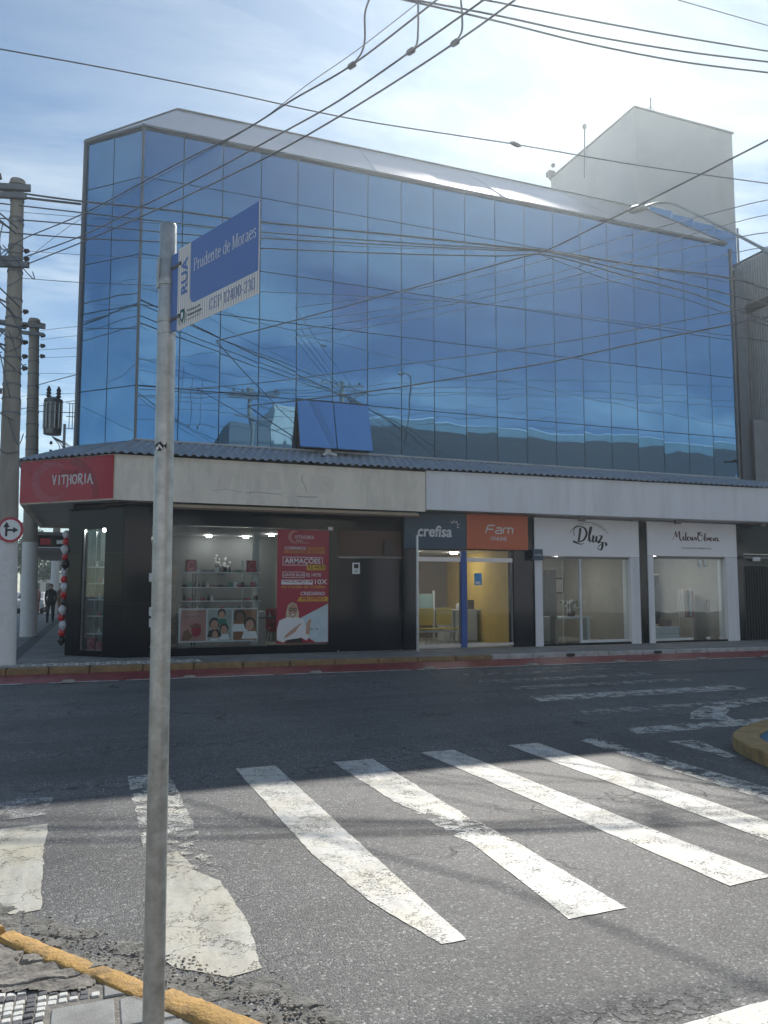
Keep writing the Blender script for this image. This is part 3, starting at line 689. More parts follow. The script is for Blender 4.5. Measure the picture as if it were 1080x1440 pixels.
for r in range(5):
    for c in range(NC):
        if r == 0 and c in (4, 5): continue
        pane(U0+(c+.5)*CW, GD+.014, ZR[r], ZR[r+1], CW, mat=M_GLASS_D if (r == 2 and c == 5) else M_GLASS)
    for c in range(2):
        w_ = chL/2; p = C0+CD*((c+.5)*w_)-CN*.014; pane(p.x, p.y, ZR[r], ZR[r+1], w_, rotz=math.atan2(-SC_, -DC))
# dark joints stand 2 mm behind the panes, metal posts in front of the corners
for k in range(1, NC):
    MB().box(U0+k*CW-.009, U0+k*CW+.009, GD+.020, GD+.058, Z0, 12.72).build('mullion', M_DARK, bld)
MB().tube([(C0.x-.005, C0.y-.02, Z0-.02), (C0.x-.005, C0.y-.02, 12.74)], .038, 6).build('corner_post', M_TRIM, bld)
MB().tube([(CE.x, CE.y-.02, Z0-.02), (CE.x, CE.y-.02, 12.76)], .05, 6).build('corner_post', M_TRIM, bld)
MB().box(U1-.002, U1+.07, GD-.03, GD+.05, Z0, 12.60).build('corner_post', M_TRIM, bld)
# open top-hung sashes
op = MB().box(U0+4*CW+.01, U0+6*CW-.01, GD+.30, GD+.32, Z0, ZR[1]); op.build('window_reveal', M_DARK, bld)
fr = MB()
for a, b in ((4, 6),):
    x0, x1 = U0+a*CW, U0+b*CW
    fr.box(x0+.0, x0+.04, GD-.02, GD+.05, Z0+.02, ZR[1]-.02); fr.box(x1-.04, x1, GD-.02, GD+.05, Z0+.02, ZR[1]-.02); fr.box(x0+.0, x1, GD-.025, GD+.05, ZR[1]-.02, ZR[1]+.02)
fr.build('window_frame', M_DARK, bld)
for k in (4, 5):
    ang = R(-17); hz = ZR[1]-.03; L = 1.30; x = U0+(k+.5)*CW
    o = MB().box(-CW/2+.012, CW/2-.012, -.02, .012, -L, 0).build('open_sash', M_SASH, bld, loc=(x, GD-.04, hz)); o.rotation_euler = (ang, 0, 0)
    f = MB()
    f.box(-CW/2+.004, -CW/2+.03, .012, .04, -L, 0); f.box(CW/2-.03, CW/2-.004, .012, .04, -L, 0); f.box(-CW/2+.03, CW/2-.03, .012, .04, -L, -L+.03)
    me = bpy.data.meshes.new('sash_frame'); me.from_pydata(f.v, [], f.f); me.materials.append(M_DARK); q = bpy.data.objects.new('sash_frame', me); COL.objects.link(q); q.parent = o
# sloping metal parapet, sheet by sheet
RD, RZ = 19.9, 14.22; RU0, RU1 = 1.71, 16.75; EU0, EU1 = U0-.02, 18.78
EZ = 12.735; ED = GD-.05
ns = 9
for k in range(ns):
    t0, t1 = k/ns, (k+1)/ns
    a = Vector((EU0+(EU1-EU0)*t0, ED, EZ)); b = Vector((EU0+(EU1-EU0)*t1, ED, EZ))
    c = Vector((RU0+(RU1-RU0)*t1, RD, RZ)); d = Vector((RU0+(RU1-RU0)*t0, RD, RZ)); nn = (b-a).cross(d-a).normalized()
    m = MB(); g = 8; base = len(m.v)
    rnd = random.Random(k)
    for j in range(g+1):
        for i in range(g+1):
            p = a.lerp(b, i/g).lerp(d.lerp(c, i/g), j/g)+nn*(.010*noise.noise(Vector((k*3+i*.5, j*.35, 2)))*.5+(.006 if k % 2 else 0)); m.v.append(tuple(p))
    for j in range(g):
        for i in range(g): q = base+j*(g+1)+i; m.f.append((q, q+1, q+g+2, q+g+1)); m.m.append(0)
    m.build('parapet_sheet', M_METAL, bld, smooth=True)
# corner triangle of the parapet and the hip at the far end
MB().quad((CE.x-.02,CE.y-.03,12.75),(C0.x-.01,C0.y-.05,12.735),(RU0,RD,RZ)).build('parapet_sheet', M_METAL, bld)
MB().quad((EU1,ED,EZ),(19.3,20.0,12.85),(RU1,RD,RZ)).build('parapet_sheet', M_TOWER, bld)
MB().quad((CE.x,CE.y,12.74),(RU0,RD,RZ),(RU0,24,RZ),(CE.x,24,12.74)).build('roof', M_TOWER, bld)
MB().quad((RU0,RD+.01,RZ-.01),(RU1,RD+.01,RZ-.01),(RU1,24,RZ-.01),(RU0,24,RZ-.01)).build('roof', M_TOWER, bld)
MB().tube([(CE.x-.02,CE.y-.04,12.76),(RU0,RD,RZ+.02),(RU1,RD,RZ+.02),(EU1,ED,EZ+.02)], .028, 6).build('ridge_cap', M_TRIM, bld)
tm = MB(); tm.box(EU0-.02, EU1, ED-.035, GD+.03, 12.70, 12.75)
tm.obox(((C0.x+CE.x)/2-CN.x*-.02, (C0.y+CE.y)/2-.03, 12.725), CD*(chL/2+.02), CN*.035, (0,0,.025)); tm.build('drip_edge', M_TRIM, bld)
# rooftop stair tower
TW = [(16.62,20.05),(20.85,20.05),(20.85,27.5),(16.5,24.95)]
MB().prism(TW, 12.9, 17.82).build('stair_tower', M_TOWER, bld)
cap = [(16.57,20.0),(20.9,20.0),(20.9,27.55),(16.44,25.0)]
MB().prism(cap, 17.822, 17.87).build('tower_coping', M_TRIM, bld)
for k in range(4):
    u0 = 17.1+k*.93; pane(u0+.465, 20.03, 12.3, 14.45-.10*k, .93)
MB().box(18.98, 20.85, 20.04, 27, 3.6, 12.9).build('side_wall', M_NAVY, bld)
MB().tube([(20.87,20.0,3.6),(20.87,20.0,14.3)], .035, 6).build('corner_post', M_TRIM, bld)
# ------------------------------------------------------------------ canopy over the pavement
can = thing('canopy', (9, 17.6, 3.6), 'pale rendered canopy with corrugated fibre cement roof sheets over the shop fronts', 'canopy')
FD = 17.5; FU0 = .36; FC = Vector((FU0, FD, 0)); FL = 2.70; FE = FC+CD*FL
ZB, ZT = 3.60, 4.57
def fpanel(u0, u1, zb, zt, mat, d=FD): MB().box(u0, u1, d, d+.10, zb, zt).build('fascia_panel', mat, can)
fpanel(FU0+.02, 7.72, ZB-.03, ZT, M_CREAM)
m = MB(); m.v = [(7.735,FD-.03,ZB+.02),(30,FD-.03,ZB+.10),(30,FD+.07,ZB+.10),(7.735,FD+.07,ZB+.02),(7.735,FD-.03,ZT+.035),(30,FD-.03,ZT+.16),(30,FD+.07,ZT+.16),(7.735,FD+.07,ZT+.035)]; m.f = [(3,2,1,0),(4,5,6,7),(0,1,5,4),(1,2,6,5),(2,3,7,6),(3,0,4,7)]; m.m = [0]*6; m.build('fascia_panel', M_WHITE, can)
for u in (11.9, 16.1, 20.3):
    MB().box(u-.004, u+.004, FD-.033, FD-.029, ZB+.03, ZT).build('panel_joint', M_SOFF, can)
mid = FC+CD*(FL/2)-CN*.05
MB().obox((mid.x, mid.y, (ZB-.03+ZT)/2), CD*(FL/2-.003), CN*.05, (0,0,(ZT-ZB+.03)/2)).build('fascia_panel', M_CREAM, can)
MB().box(FE.x, FE.x+.1, FE.y+.08, 26.5, ZB-.03, ZT).build('fascia_panel', M_CREAM, can)
sof = MB(); sp = [(FC.x+.05,FD+.1),(30,FD+.1),(30,18.6),(.6,18.6),(-.5,19.5),(-.5,26.4),(FE.x+.1,26.4),(FE.x+.1,FE.y+.1)]
sof.prism([Vector(p) for p in sp], ZB+.05, ZB+.09); sof.build('soffit', M_SOFF, can)
cover = MB().prism([Vector(p) for p in sp], 4.38, 4.40); cover.build('canopy_slab', M_DARK, can)
m = MB().box(FE.x+.1, -.5, 26.38, 26.5, ZB-.03, ZT); m.build('fascia_panel', M_CREAM, can)
# corrugated sheets
def corr(a0, a1, b0, b1, n_w, name='corrugated_sheet', lift=0.0, amp=.022):
    """a0-a1 eave edge, b0-b1 upper edge"""
    a0, a1, b0, b1 = map(Vector, (a0, a1, b0, b1)); nn = (a1-a0).cross(b0-a0).normalized()
    if nn.z < 0: nn = -nn
    m = MB(); n = n_w*8
    for k in range(n+1):
        t = k/n; h = nn*(amp*math.cos(t*n_w*2*math.pi)+lift)
        lo = a0.lerp(a1, t)+h; hi = b0.lerp(b1, t)+h; th = nn*.008
        m.v += [tuple(lo), tuple(hi), tuple(lo-th), tuple(hi-th)]
    for k in range(n):
        q = 4*k; m.f += [(q, q+4, q+5, q+1), (q+2, q+3, q+7, q+6), (q, q+2, q+6, q+4)]; m.m += [0]*3
    return m.build(name, M_CORR, can, smooth=False)
EV = FD-.14; zE, zU = 4.585, 5.07
eu, uu = FU0-.05, U0
nsh = 17; end = 19.8
for k in range(nsh):
    e0 = eu+(end-eu)*k/nsh; e1 = eu+(end-eu)*(k+1)/nsh; t0 = uu+(end-uu)*k/nsh; t1 = uu+(end-uu)*(k+1)/nsh
    dz = .012+.0057*e0; dz1 = .012+.0057*e1
    corr((e0,EV,zE+dz),(e1,EV,zE+dz1),(t0,GD+.02,zU+.02),(t1,GD+.02,zU+.02), 6, lift=.006*(k % 2)+random.uniform(-.003,.003))
ec = Vector((eu, EV, zE)); ee = ec+CD*(FL+.1); tc_ = Vector((uu, GD+.02, zU)); te = Vector((CE.x, CE.y+.02, zU))
for k in range(3):
    corr(ec.lerp(ee, (k+1)/3), ec.lerp(ee, k/3), tc_.lerp(te, (k+1)/3), tc_.lerp(te, k/3), 5, lift=.006*(k % 2))
for k in range(7):
    y0 = ee.y+k*1.05; corr((ee.x, y0+1.05, zE), (ee.x, y0, zE), (te.x, te.y+(k+1)*1.05, zU), (te.x, te.y+k*1.05, zU), 6, lift=.006*(k % 2))
MB().tube([(uu,GD-.03,zU+.03),(uu+(end-uu)*.5,GD-.03,zU+.035),(U1,GD-.03,zU+.03)], .03, 6).build('flashing', material('pale sheet flashing', (.45,.46,.47), .6), can)
MB().tube([tuple(ec+Vector((0,0,.03))), tuple(tc_+Vector((0,-.03,.03)))], .035, 6).build('hip_cap', M_CORR, can)
m = MB(); FPL = Plane2((0, FD, 0), (1,0,0), (0,0,1))
for pts, wd in (([(425,668),(424,676),(429,683),(431,692)],.02),([(345,693),(362,692),(378,694),(396,695)],.018),([(352,690),(352,697)],.012),([(418,698),(431,699),(446,699)],.025),([(300,690),(318,688),(340,692)],.010),([(456,676),(466,690)],.010),([(310,672),(306,690)],.008)):
    ribbon(m, FPL, [(on_d(a, b, FD).x, on_d(a, b, FD).z) for a, b in pts], wd*.55, .002)
o = m.build('plaster_crack', material('crack shadow grey', (.22,.20,.18), .9), can); o['kind'] = 'stuff'
M_PATCH = material('patched render', (.77, .69, .59), .9, var=.06, vscale=6, grime=.35, gscale=6, grime_color=(.52,.46,.38))
for k, px4 in enumerate([[(308,662),(330,661),(322,688),(305,686)],[(345,662),(352,661),(354,687),(346,688)],[(372,664),(392,664),(396,688),(380,689)],[(405,663),(420,664),(419,690),(406,689)],[(436,668),(470,672),(468,694),(438,693)]]):
    q = jag([(on_d(a, b, FD).x, on_d(a, b, FD).z) for a, b in px4], step=.04, amp=.012, seed=k); m = MB().quad(*[(p.x, FD-.0015, p.y) for p in q]); m.build('render_patch', M_PATCH, can)
# beige roller awning under the left fascia
aw = thing('roller_awning', (3.6, 17.6, 3.5), 'rolled beige awning under the cream fascia above the optician window', 'awning')
MB().box(1.2, 7.55, 17.52, 17.66, 3.435, 3.53).build('awning_roll', M_BEIGE, aw, bevel=.02)
MB().box(1.2, 7.60, 17.50, 17.52, 3.42, 3.46).build('awning_bar', M_WOOD, aw)
for u in (1.4, 4.4, 7.4): MB().box(u, u+.05, 17.53, 17.62, 3.531, 3.60).build('bracket', M_TRIM, aw)
# ------------------------------------------------------------------ shop fronts (plane y = 18.2)
SD = 18.2
def W(px, py): return uz(px, py, SD)
rooms = thing('shop_interiors', (9, 20, 0), 'walls, floors and ceilings of the shops seen through their glass fronts', 'shop interior')
def room(u0, u1, d0, d1, z1, wall, right=None, floor=M_FLOOR, left=None, n=0):
    zf = gz((u0+u1)/2)+.02
    MB().box(u0, u1, d1, d1+.05, zf, z1).build('back_wall', wall, rooms)
    MB().box(u0-.05, u0, d0, d1+.05, zf-.02, z1).build('partition_wall', left or wall, rooms)
    MB().box(u1, u1+.05, d0, d1+.05, zf-.02, z1).build('partition_wall', right or wall, rooms)
    MB().box(u0, u1, d0-.06, d1, zf-.03, zf).build('floor', floor, rooms)
    MB().box(u0-.05, u1+.05, d0, d1+.05, z1, z1+.04).build('ceiling', M_SOFF, rooms)
def lamp(x, y, z, r, label):
    o = MB().lathe((x, y, z-.03), [(r, 0), (r, .029)], 12).build('ceiling_lamp', M_LAMP); return tag(o, label, 'ceiling lamp')
room(.98, 5.72, 18.36, 22.0, 3.12, M_WALLG)
room(7.72, 10.62, 18.36, 22.4, 2.72, M_WALLB, right=M_WALLY)
room(11.45, 14.5, 18.36, 21.6, 2.62, M_WALLC)
room(15.08, 18.1, 18.36, 21.6, 2.68, M_WALLC)
# --- optician corner shop
opt = thing('optician_shopfront', (2.5, 18.2, .13), 'optician shopfront of polished black stone wrapping the cut corner', 'shopfront')
SCN = Vector((.62, 18.2, 0)); SL = 1.56; SE = SCN+CD*SL
# chamfer: t runs from the corner to the left end
def chbox(t0, t1, z0, z1, dep, mat, name, parent, out_=0.0, bevel=0):
    c = SCN+CD*((t0+t1)/2)-CN*(dep/2-out_); return MB().obox((c.x, c.y, (z0+z1)/2), CD*((t1-t0)/2), CN*(dep/2), (0,0,(z1-z0)/2)).build(name, mat, parent, bevel=bevel)
tA, tB = .52, 1.20                                    # window in the chamfer
chbox(.0, tA, .10, 3.55, .35, M_GRAN, 'stone_column', opt); chbox(tB, SL, .10, 3.45, .30, M_GRAN, 'stone_column', opt)
chbox(tA+.002, tB-.002, 3.02, 3.45, .30, M_GRAN, 'header', opt); chbox(tA+.002, tB-.002, .10, .26, .30, M_GRAN, 'plinth', opt)
chbox(SL+.001, SL+.05, .10, 3.5, 3.0, M_GRAN, 'side_wall', opt)
chbox(tA+.003, tB-.003, .262, 3.018, .012, M_CLEAR, 'window_pane', opt, out_=-.08)
for a, b, c, d in ((tA, tA+.03, .26, 3.02), (tB-.03, tB, .26, 3.02)): chbox(a+.003, b-.003, c+.002, d-.002, .04, M_ALU, 'window_frame', opt, out_=-.04)
cc = SCN+CD*.86-CN*.75
MB().obox((cc.x, cc.y, 1.7), CD*.45, CN*.03, (0,0,1.6)).build('display_back', M_WALLG, opt)
glsh = thing('glass_shelving', (cc.x, cc.y, .3), 'tall narrow shelves of spectacles in the corner window', 'shelving')
def shelf_items(parent, P, ex, n, L, kinds, seed):
    rnd = random.Random(seed)
    for k in range(n):
        x = -L/2+L*(k+.5)/n+rnd.uniform(-.02,.02); q = P+ex*x; t = rnd.choice(kinds)
        m = MB()
        if t == 'glasses':
            for s in (-.035, .035): m.tube([q+ex*s+Vector((0,0,.03))+ex*(.028*math.cos(a))+Vector((0,0,.022*math.sin(a))) for a in [R(x_) for x_ in range(0,361,45)]], .005, 4)
            m.build('spectacles', M_BLACK if rnd.random() < .6 else M_PRED, parent)
        elif t == 'case': m.obox(q+Vector((0,0,.03)), ex*.06, ex.cross(Vector((0,0,1)))*.04, (0,0,.03)); m.build('spectacle_case', rnd.choice([M_PRED, M_BLACK, M_GREEN]), parent)
        elif t == 'box': m.obox(q+Vector((0,0,.06)), ex*.045, ex.cross(Vector((0,0,1)))*.04, (0,0,.06)); m.build('display_box', rnd.choice([M_WPRINT, M_BLACK, M_PRED, M_GREEN]), parent)
        else: m.lathe(q, [(.03,0),(.035,.05),(.012,.08),(.02,.13)], 8); m.build('display_stand', rnd.choice([M_BLACK, M_WPRINT]), parent)
for k, z in enumerate((.55, 1.02, 1.42, 1.84, 2.30)):
    zc = {0: .62, 1: 1.02, 2: 1.40, 3: 1.77, 4: 2.15}[k]; b = SCN+CD*.86-CN*.35
    MB().obox((b.x, b.y, zc), CD*.33, CN*.14, (0,0,.012)).build('shelf', M_LBOX, glsh)
    shelf_items(glsh, Vector((b.x, b.y, zc+.012)), CD, 4, .55, ['glasses','case','stand','box'], k)
for t in (.58, 1.14):
    b = SCN+CD*t-CN*.40; MB().tube([(b.x,b.y,.27),(b.x,b.y,3.0)], .012, 6).build('upright', M_ALU, glsh)
def red_box(P, ex, s, label):
    P = Vector(P); t = thing('red_gift_box', P, label, 'gift box', 'red optician boxes')
    ny = ex.cross(Vector((0,0,1)))
    MB().obox(P+Vector((0,0,s*.65)), ex*s*.5, ny*s*.25, (0,0,s*.65)).build('box_body', M_PRED, t)
    pl = Plane2(P+ny*(s*.25 if ny.y < 0 else -s*.25), ex, (0,0,1)); m = MB(); off = .004 if pl.n.y < 0 else -.004
    ribbon(m, pl, [(.30*s*math.cos(R(a)), .65*s+.40*s*math.sin(R(a))) for a in range(50, 311, 20)], s*.12, off); m.build('ring_mark', M_PINK, t)
for k, (t, l) in enumerate([(1.02,'left'),(.80,'middle'),(.60,'right')]):
    b = SCN+CD*t-CN*.22; red_box((b.x,b.y,.265), -CD, .20 if k != 1 else .14, 'red box with pale ring mark on the %s of the corner window floor' % l)
lamp(*(SCN+CD*.9-CN*.4).xy, 3.02, .05, 'small lit spot lamp in the top of the corner window')
# main window
uA, zA = W(238, 745)[0], 3.11; uB = W(464, 745)[0]
uA = 1.22
MB().box(.63, uA, SD, SD+.35, .10, 3.55).build('stone_column', M_GRAN, opt)
MB().box(uA+.002, 5.66, SD+.003, SD+.3, 3.115, 3.55).build('header', M_NAVY, opt)
MB().box(uA+.002, 5.66, SD+.003, SD+.3, .09, .30).build('plinth', M_GRAN, opt)
MB().box(uA+.003, uB-.0, SD+.05, SD+.06, .303, 3.112).build('window_pane', M_CLEAR, opt)
MB().box(uB+.0, 5.66, SD+.01, SD+.25, .303, 3.112).build('stone_column', M_NAVY, opt)
MB().box(5.40, 5.52, SD-.02, SD+.0, 3.09, 3.17).build('alarm_sensor', M_WPRINT, opt)
ux = W(373, 800)[0]
MB().box(3.72, 3.86, SD+.8, SD+.94, .15, 3.1).build('interior_post', M_LBOX, opt)
# window shelves
sh = thing('window_shelving', (3.0, 18.9, .3), 'white open shelves of spectacles behind the wide optician window', 'shelving')
D2 = 18.85
for z, py in ((None, 806), (None, 827), (None, 846)):
    a = on_d(254, py, D2); b = on_d(366, py, D2); z = (a.z+on_d(366, py-1.5, D2).z)/2
    MB().box(a.x, b.x, D2-.12, D2+.15, z-.012, z+.012).build('shelf', M_LBOX, sh); shelf_items(sh, Vector(((a.x+b.x)/2, D2, z+.012)), Vector((1,0,0)), 17, (b.x-a.x)*.95, ['glasses','glasses','case','stand','box'], py)
    for k, q in ((0, .12), (0, .88)):
        if py == 806: red_box((a.x+(b.x-a.x)*q, D2-.03, z+.013), Vector((1,0,0)), .22, 'red box with pale ring mark on the top window shelf, %s end' % ('left' if q < .5 else 'right'))
for px in (272, 276, 342): 
    p = on_d(px, 820, D2+.05); MB().box(p.x-.015, p.x+.015, D2+.151, D2+.18, .3, 2.35).build('upright', M_BLACK if px < 300 else M_LBOX, sh)
shelf_items(sh, Vector((3.3, D2, .95)), Vector((1,0,0)), 8, 1.9, ['stand','box'], 99)
MB().box(2.0, 4.3, D2-.1, D2+.2, .93, .95).build('shelf', M_BLACK, sh)
def display_rack(u, d, label):
    t = thing('spectacle_rack', (u, d, .15), label, 'display rack', 'spectacle racks inside the optician shop')
    MB().box(u-.4, u+.4, d, d+.04, .4, 2.3).build('panel', M_WALLC, t)
    for k in range(7):
        for j in range(4):
            P = Vector((u-.3+j*.2, d-.03, .6+k*.24)); m = MB()
            for s in (-.03, .03): m.tube([P+Vector((s+.024*math.cos(a), 0, .02*math.sin(a))) for a in [R(x_) for x_ in range(0,361,60)]], .004, 4)
            m.build('spectacles', M_BLACK if (k+j) % 3 else M_PRED, t)
display_rack(1.75, 21.8, 'left wall rack of spectacles deep inside the optician shop'); display_rack(5.2, 21.2, 'wall rack of spectacles behind the red chair')
plant = thing('wall_flowers', (3.45, 21.9, 2.2), 'bunch of small white flowers on the back wall of the optician shop', 'flowers')
m = MB()
for k in range(26): m.blob((3.45+random.gauss(0,.14), 21.85+random.uniform(-.08,.08), 2.35+random.gauss(0,.12)), .035, 6, jit=.3)
m.build('blossoms', M_WPRINT, plant)
for px, py, l in ((289,756,'left'),(340,757,'middle'),(382,752,'right')):
    p = on_z(px, py, 3.10); lamp(p.x, min(max(p.y, 18.8), 21.5), 3.10, .07, 'lit round ceiling lamp in the optician shop, %s of the three' % l)
chair = thing('red_chair', (4.45, 19.4, .15), 'red tub chair on white legs beside the tall poster', 'chair')
MB().box(4.2, 4.72, 19.2, 19.65, .55, .68).build('seat', M_PRED, chair, bevel=.05); MB().box(4.2, 4.72, 19.66, 19.76, .60, 1.15).build('backrest', M_PRED, chair, bevel=.04)
for x, y in ((4.25,19.25),(4.67,19.25),(4.25,19.6),(4.67,19.6)): MB().tube([(x,y,.55),(x+(x-4.46)*.25,y+(y-19.42)*.25,.15)], .015, 6).build('leg', M_LBOX, chair)
# tall red poster
pa = W(391, 745); pb = W(463, 905); pw = pb[0]-pa[0]; ph = 2.74
po = thing('tall_red_poster', (pa[0]+pw/2, SD+.05, .34), 'tall red optician poster with white and yellow offers and a pointing woman', 'poster')
MB().box(pa[0], pb[0]-.01, SD+.035, SD+.046, .345, .345+ph).build('poster_sheet', M_PRED, po)
PL = Plane2((pa[0], SD+.035, .345), (1,0,0), (0,0,1))
k = pw/100.0                                          # poster units: 100 wide, height in the same units
H_ = ph/k
def X(a): return a*k
def Yp(a): return ph*(1-a/100.0)                      # a: percent from the top
m = MB(); ribbon(m, PL, [(X(34)+X(11)*math.cos(R(a)), Yp(6.5)+X(11)*math.sin(R(a))) for a in range(60, 301, 20)], [X(5*math.sin(R((a-60)*.75))+.5) for a in range(60,301,20)], .003); m.build('ring_mark', M_PINK, po)
text('VITHORIA', PL, X(32), Yp(8.2), .13, M_WPRINT, po, width=X(38)); text('Óticas', PL, X(34), Yp(10.5), .07, M_WPRINT, po, shear=.3); text('há mais de 20 anos', PL, X(40), Yp(12.0), .035, M_WPRINT, po)
text('COBRIMOS', PL, X(13), Yp(17.6), .10, M_WPRINT, po, width=X(41), bold=.012); text('QUALQUER', PL, X(57), Yp(17.6), .10, M_PYEL, po, width=X(34), bold=.012)
text('ORÇAMENTO DA CIDADE!', PL, X(12), Yp(21), .10, M_PYEL, po, width=X(79), bold=.012)
m = MB()
for a in ((10,24.2,87,24.7),(10,31.2,87,31.7)): m.quad(*[PL.p(x,y,.003) for x, y in rect(X(a[0]),Yp(a[3]),X(a[2]),Yp(a[1]))])
for a in ((10,24.2,11,31.7),(86,24.2,87,31.7)): m.quad(*[PL.p(x,y,.003) for x, y in rect(X(a[0]),Yp(a[3]),X(a[2]),Yp(a[1]))])
for a in ((10,37.4,52,37.8),(10,42.2,52,42.6),(10,37.4,11,42.6),(51,37.4,52,42.6)): m.quad(*[PL.p(x,y,.003) for x, y in rect(X(a[0]),Yp(a[3]),X(a[2]),Yp(a[1]))])
m.build('box_outline', M_WPRINT, po)
text('ARMAÇÕES', PL, X(14), Yp(29.8), .17, M_WPRINT, po, width=X(69), bold=.02)
flat('price_band', PL, rect(X(56),Yp(35.8),X(92),Yp(31.0)), M_PYEL, po, .0035); text('R$ 44,90', PL, X(58), Yp(35.0), .15, M_BLACK, po, off=.006, width=X(32))
text('LENTES BLUE', PL, X(12), Yp(41.2), .09, M_WPRINT, po, width=X(38), bold=.01); text('R$ 149,90', PL, X(54), Yp(41.6), .13, M_WPRINT, po, width=X(29))
flat('text_band', PL, rect(X(8),Yp(48.6),X(68),Yp(44.4)), M_WPRINT, po, .0035); text('PARCELAMOS EM', PL, X(10), Yp(46.9), .085, M_PRED, po, off=.006, width=X(56), bold=.012); text('até', PL, X(48), Yp(48.4), .05, M_PRED, po, off=.006)
text('10X', PL, X(69), Yp(48.2), .17, M_WPRINT, po, width=X(24), bold=.01)
text('no Cartão de Crédito', PL, X(8), Yp(51.8), .11, M_PYEL, po, width=X(84), bold=.008)['kind'] = 'stuff'
text('CREDIÁRIO', PL, X(44), Yp(58), .12, M_WPRINT, po, width=X(47), bold=.015, shear=.1)
flat('text_band', PL, [(X(38),Yp(63.5)),(X(98),Yp(63.5)),(X(98),Yp(59.3)),(X(43),Yp(59.3))], M_PYEL, po, .0035); text('PRÓPRIO', PL, X(46), Yp(62.7), .13, M_PRED, po, off=.006, width=X(44), bold=.015, shear=.1)
# pale corner with faint drawing, then the printed woman
flat('pale_corner', PL, [(X(45),Yp(78)),(X(98),Yp(65.5)),(X(98),Yp(99.5)),(X(74),Yp(99.5)),(X(48),Yp(92))], material('pale blue print', (.48,.58,.62), .5), po, .0035)
text('TRI, TRI', PL, X(62), Yp(89), .07, M_BLACK, po, off=.006)
flat('printed_hair', PL, [(X(18),Yp(84)),(X(17),Yp(74)),(X(21),Yp(66.5)),(X(29),Yp(64)),(X(37),Yp(66)),(X(42),Yp(74)),(X(41),Yp(84)),(X(30),Yp(82))], M_BLOND, po, .0045)
flat('printed_blouse', PL, [(X(0.5),Yp(97)),(X(0.5),Yp(88)),(X(5),Yp(80)),(X(18),Yp(77.5)),(X(40),Yp(77.5)),(X(50),Yp(79)),(X(62),Yp(94)),(X(57),Yp(98)),(X(46),Yp(95)),(X(38),Yp(96.5)),(X(20),Yp(97)),(X(12),Yp(99))], M_WPRINT, po, .0055)
flat('printed_face', PL, ell(X(30),Yp(71.6),X(8),X(13)), M_SKIN, po, .0065)
m = MB()
for s in (26, 34): ribbon(m, PL, [(X(s)+X(3)*math.cos(R(a)), Yp(70.6)+X(2.6)*math.sin(R(a))) for a in range(0,361,40)], X(1.4), .0075)
m.build('printed_glasses', M_BLACK, po)
flat('printed_mouth', PL, ell(X(30),Yp(75),X(3.2),X(1.4)), M_WPRINT, po, .0075)
flat('printed_arm', PL, [(X(14),Yp(96)),(X(17),Yp(92.5)),(X(33),Yp(86.5)),(X(45),Yp(82.5)),(X(46),Yp(83.4)),(X(40),Yp(86.6)),(X(36),Yp(90)),(X(24),Yp(93.5))], M_SKIN, po, .0065)
flat('printed_hand', PL, [(X(55),Yp(92)),(X(56),Yp(83)),(X(61),Yp(79.5)),(X(66),Yp(79)),(X(63),Yp(86)),(X(62),Yp(93))], M_SKIN, po, .0065)
flat('printed_skirt', PL, [(X(17),Yp(99.6)),(X(18),Yp(97)),(X(46),Yp(95.5)),(X(50),Yp(99.6))], M_BLACK, po, .0065)
# row of three small posters
qa = W(252, 868)[0]; qb = W(364, 868)[0]; q0 = .42; q1 = 1.20
fp = thing('poster_row', ((qa+qb)/2, SD+.05, .4), 'white framed row of three optician posters at the foot of the window', 'poster')
MB().box(qa, qb, SD+.062, SD+.070, q0, q1).build('frame', M_WPRINT, fp)
QL = Plane2((qa, SD+.0, q0), (1,0,0), (0,0,1)); QL.o = Vector((qa, SD+.0615, q0)); qw = qb-qa; qh = q1-q0
cols = [(.02,.335,M_PINK),(.36,.655,material('grey green print', (.42,.44,.40), .6)),(.68,.98,material('orange brown print', (.35,.14,.06), .6))]
for a, b, mt in cols: flat('print', QL, rect(a*qw,.04*qh,b*qw,.96*qh), mt, fp, .001)
text('MULTIFOCAIS', QL, .05*qw, .86*qh, .05, M_BLACK, fp, width=.22*qw); text('R$ 99,90', QL, .08*qw, .74*qh, .06, M_BLACK, fp, width=.17*qw)
flat('printed_hand', QL, [(.04*qw,.06*qh),(.06*qw,.34*qh),(.12*qw,.40*qh),(.13*qw,.30*qh),(.18*qw,.2*qh),(.12*qw,.06*qh)], M_SKIND, fp, .002)
flat('printed_face', QL, ell(.215*qw,.36*qh,.06*qw,.2*qh), M_PRED, fp, .002); flat('printed_glasses', QL, rect(.14*qw,.44*qh,.27*qw,.52*qh), M_SKIND, fp, .003)
def head(x, y, s, skin, hair=M_HAIR, shirt=M_WPRINT):
    flat('printed_hair', QL, ell(x*qw,(y+.05)*qh,.052*s*qw,.135*s*qh), hair, fp, .0022+.0003*s)
    flat('printed_shirt', QL, [((x-.07*s)*qw,max(.045,y-.27*s)*qh),((x+.07*s)*qw,max(.045,y-.27*s)*qh),((x+.05*s)*qw,(y-.12*s)*qh),((x-.05*s)*qw,(y-.12*s)*qh)], shirt, fp, .0026)
    flat('printed_face', QL, ell(x*qw,y*qh,.036*s*qw,.11*s*qh), skin, fp, .003+.0003*s)
head(.53,.80,1.0,M_SKIN,shirt=M_GREEN); head(.44,.50,1.3,M_SKIN,shirt=M_HAIR); head(.56,.36,1.1,M_SKIN); head(.45,.22,1.0,M_SKIN)
head(.76,.70,1.5,M_SKIND); head(.89,.48,1.5,M_SKIN)
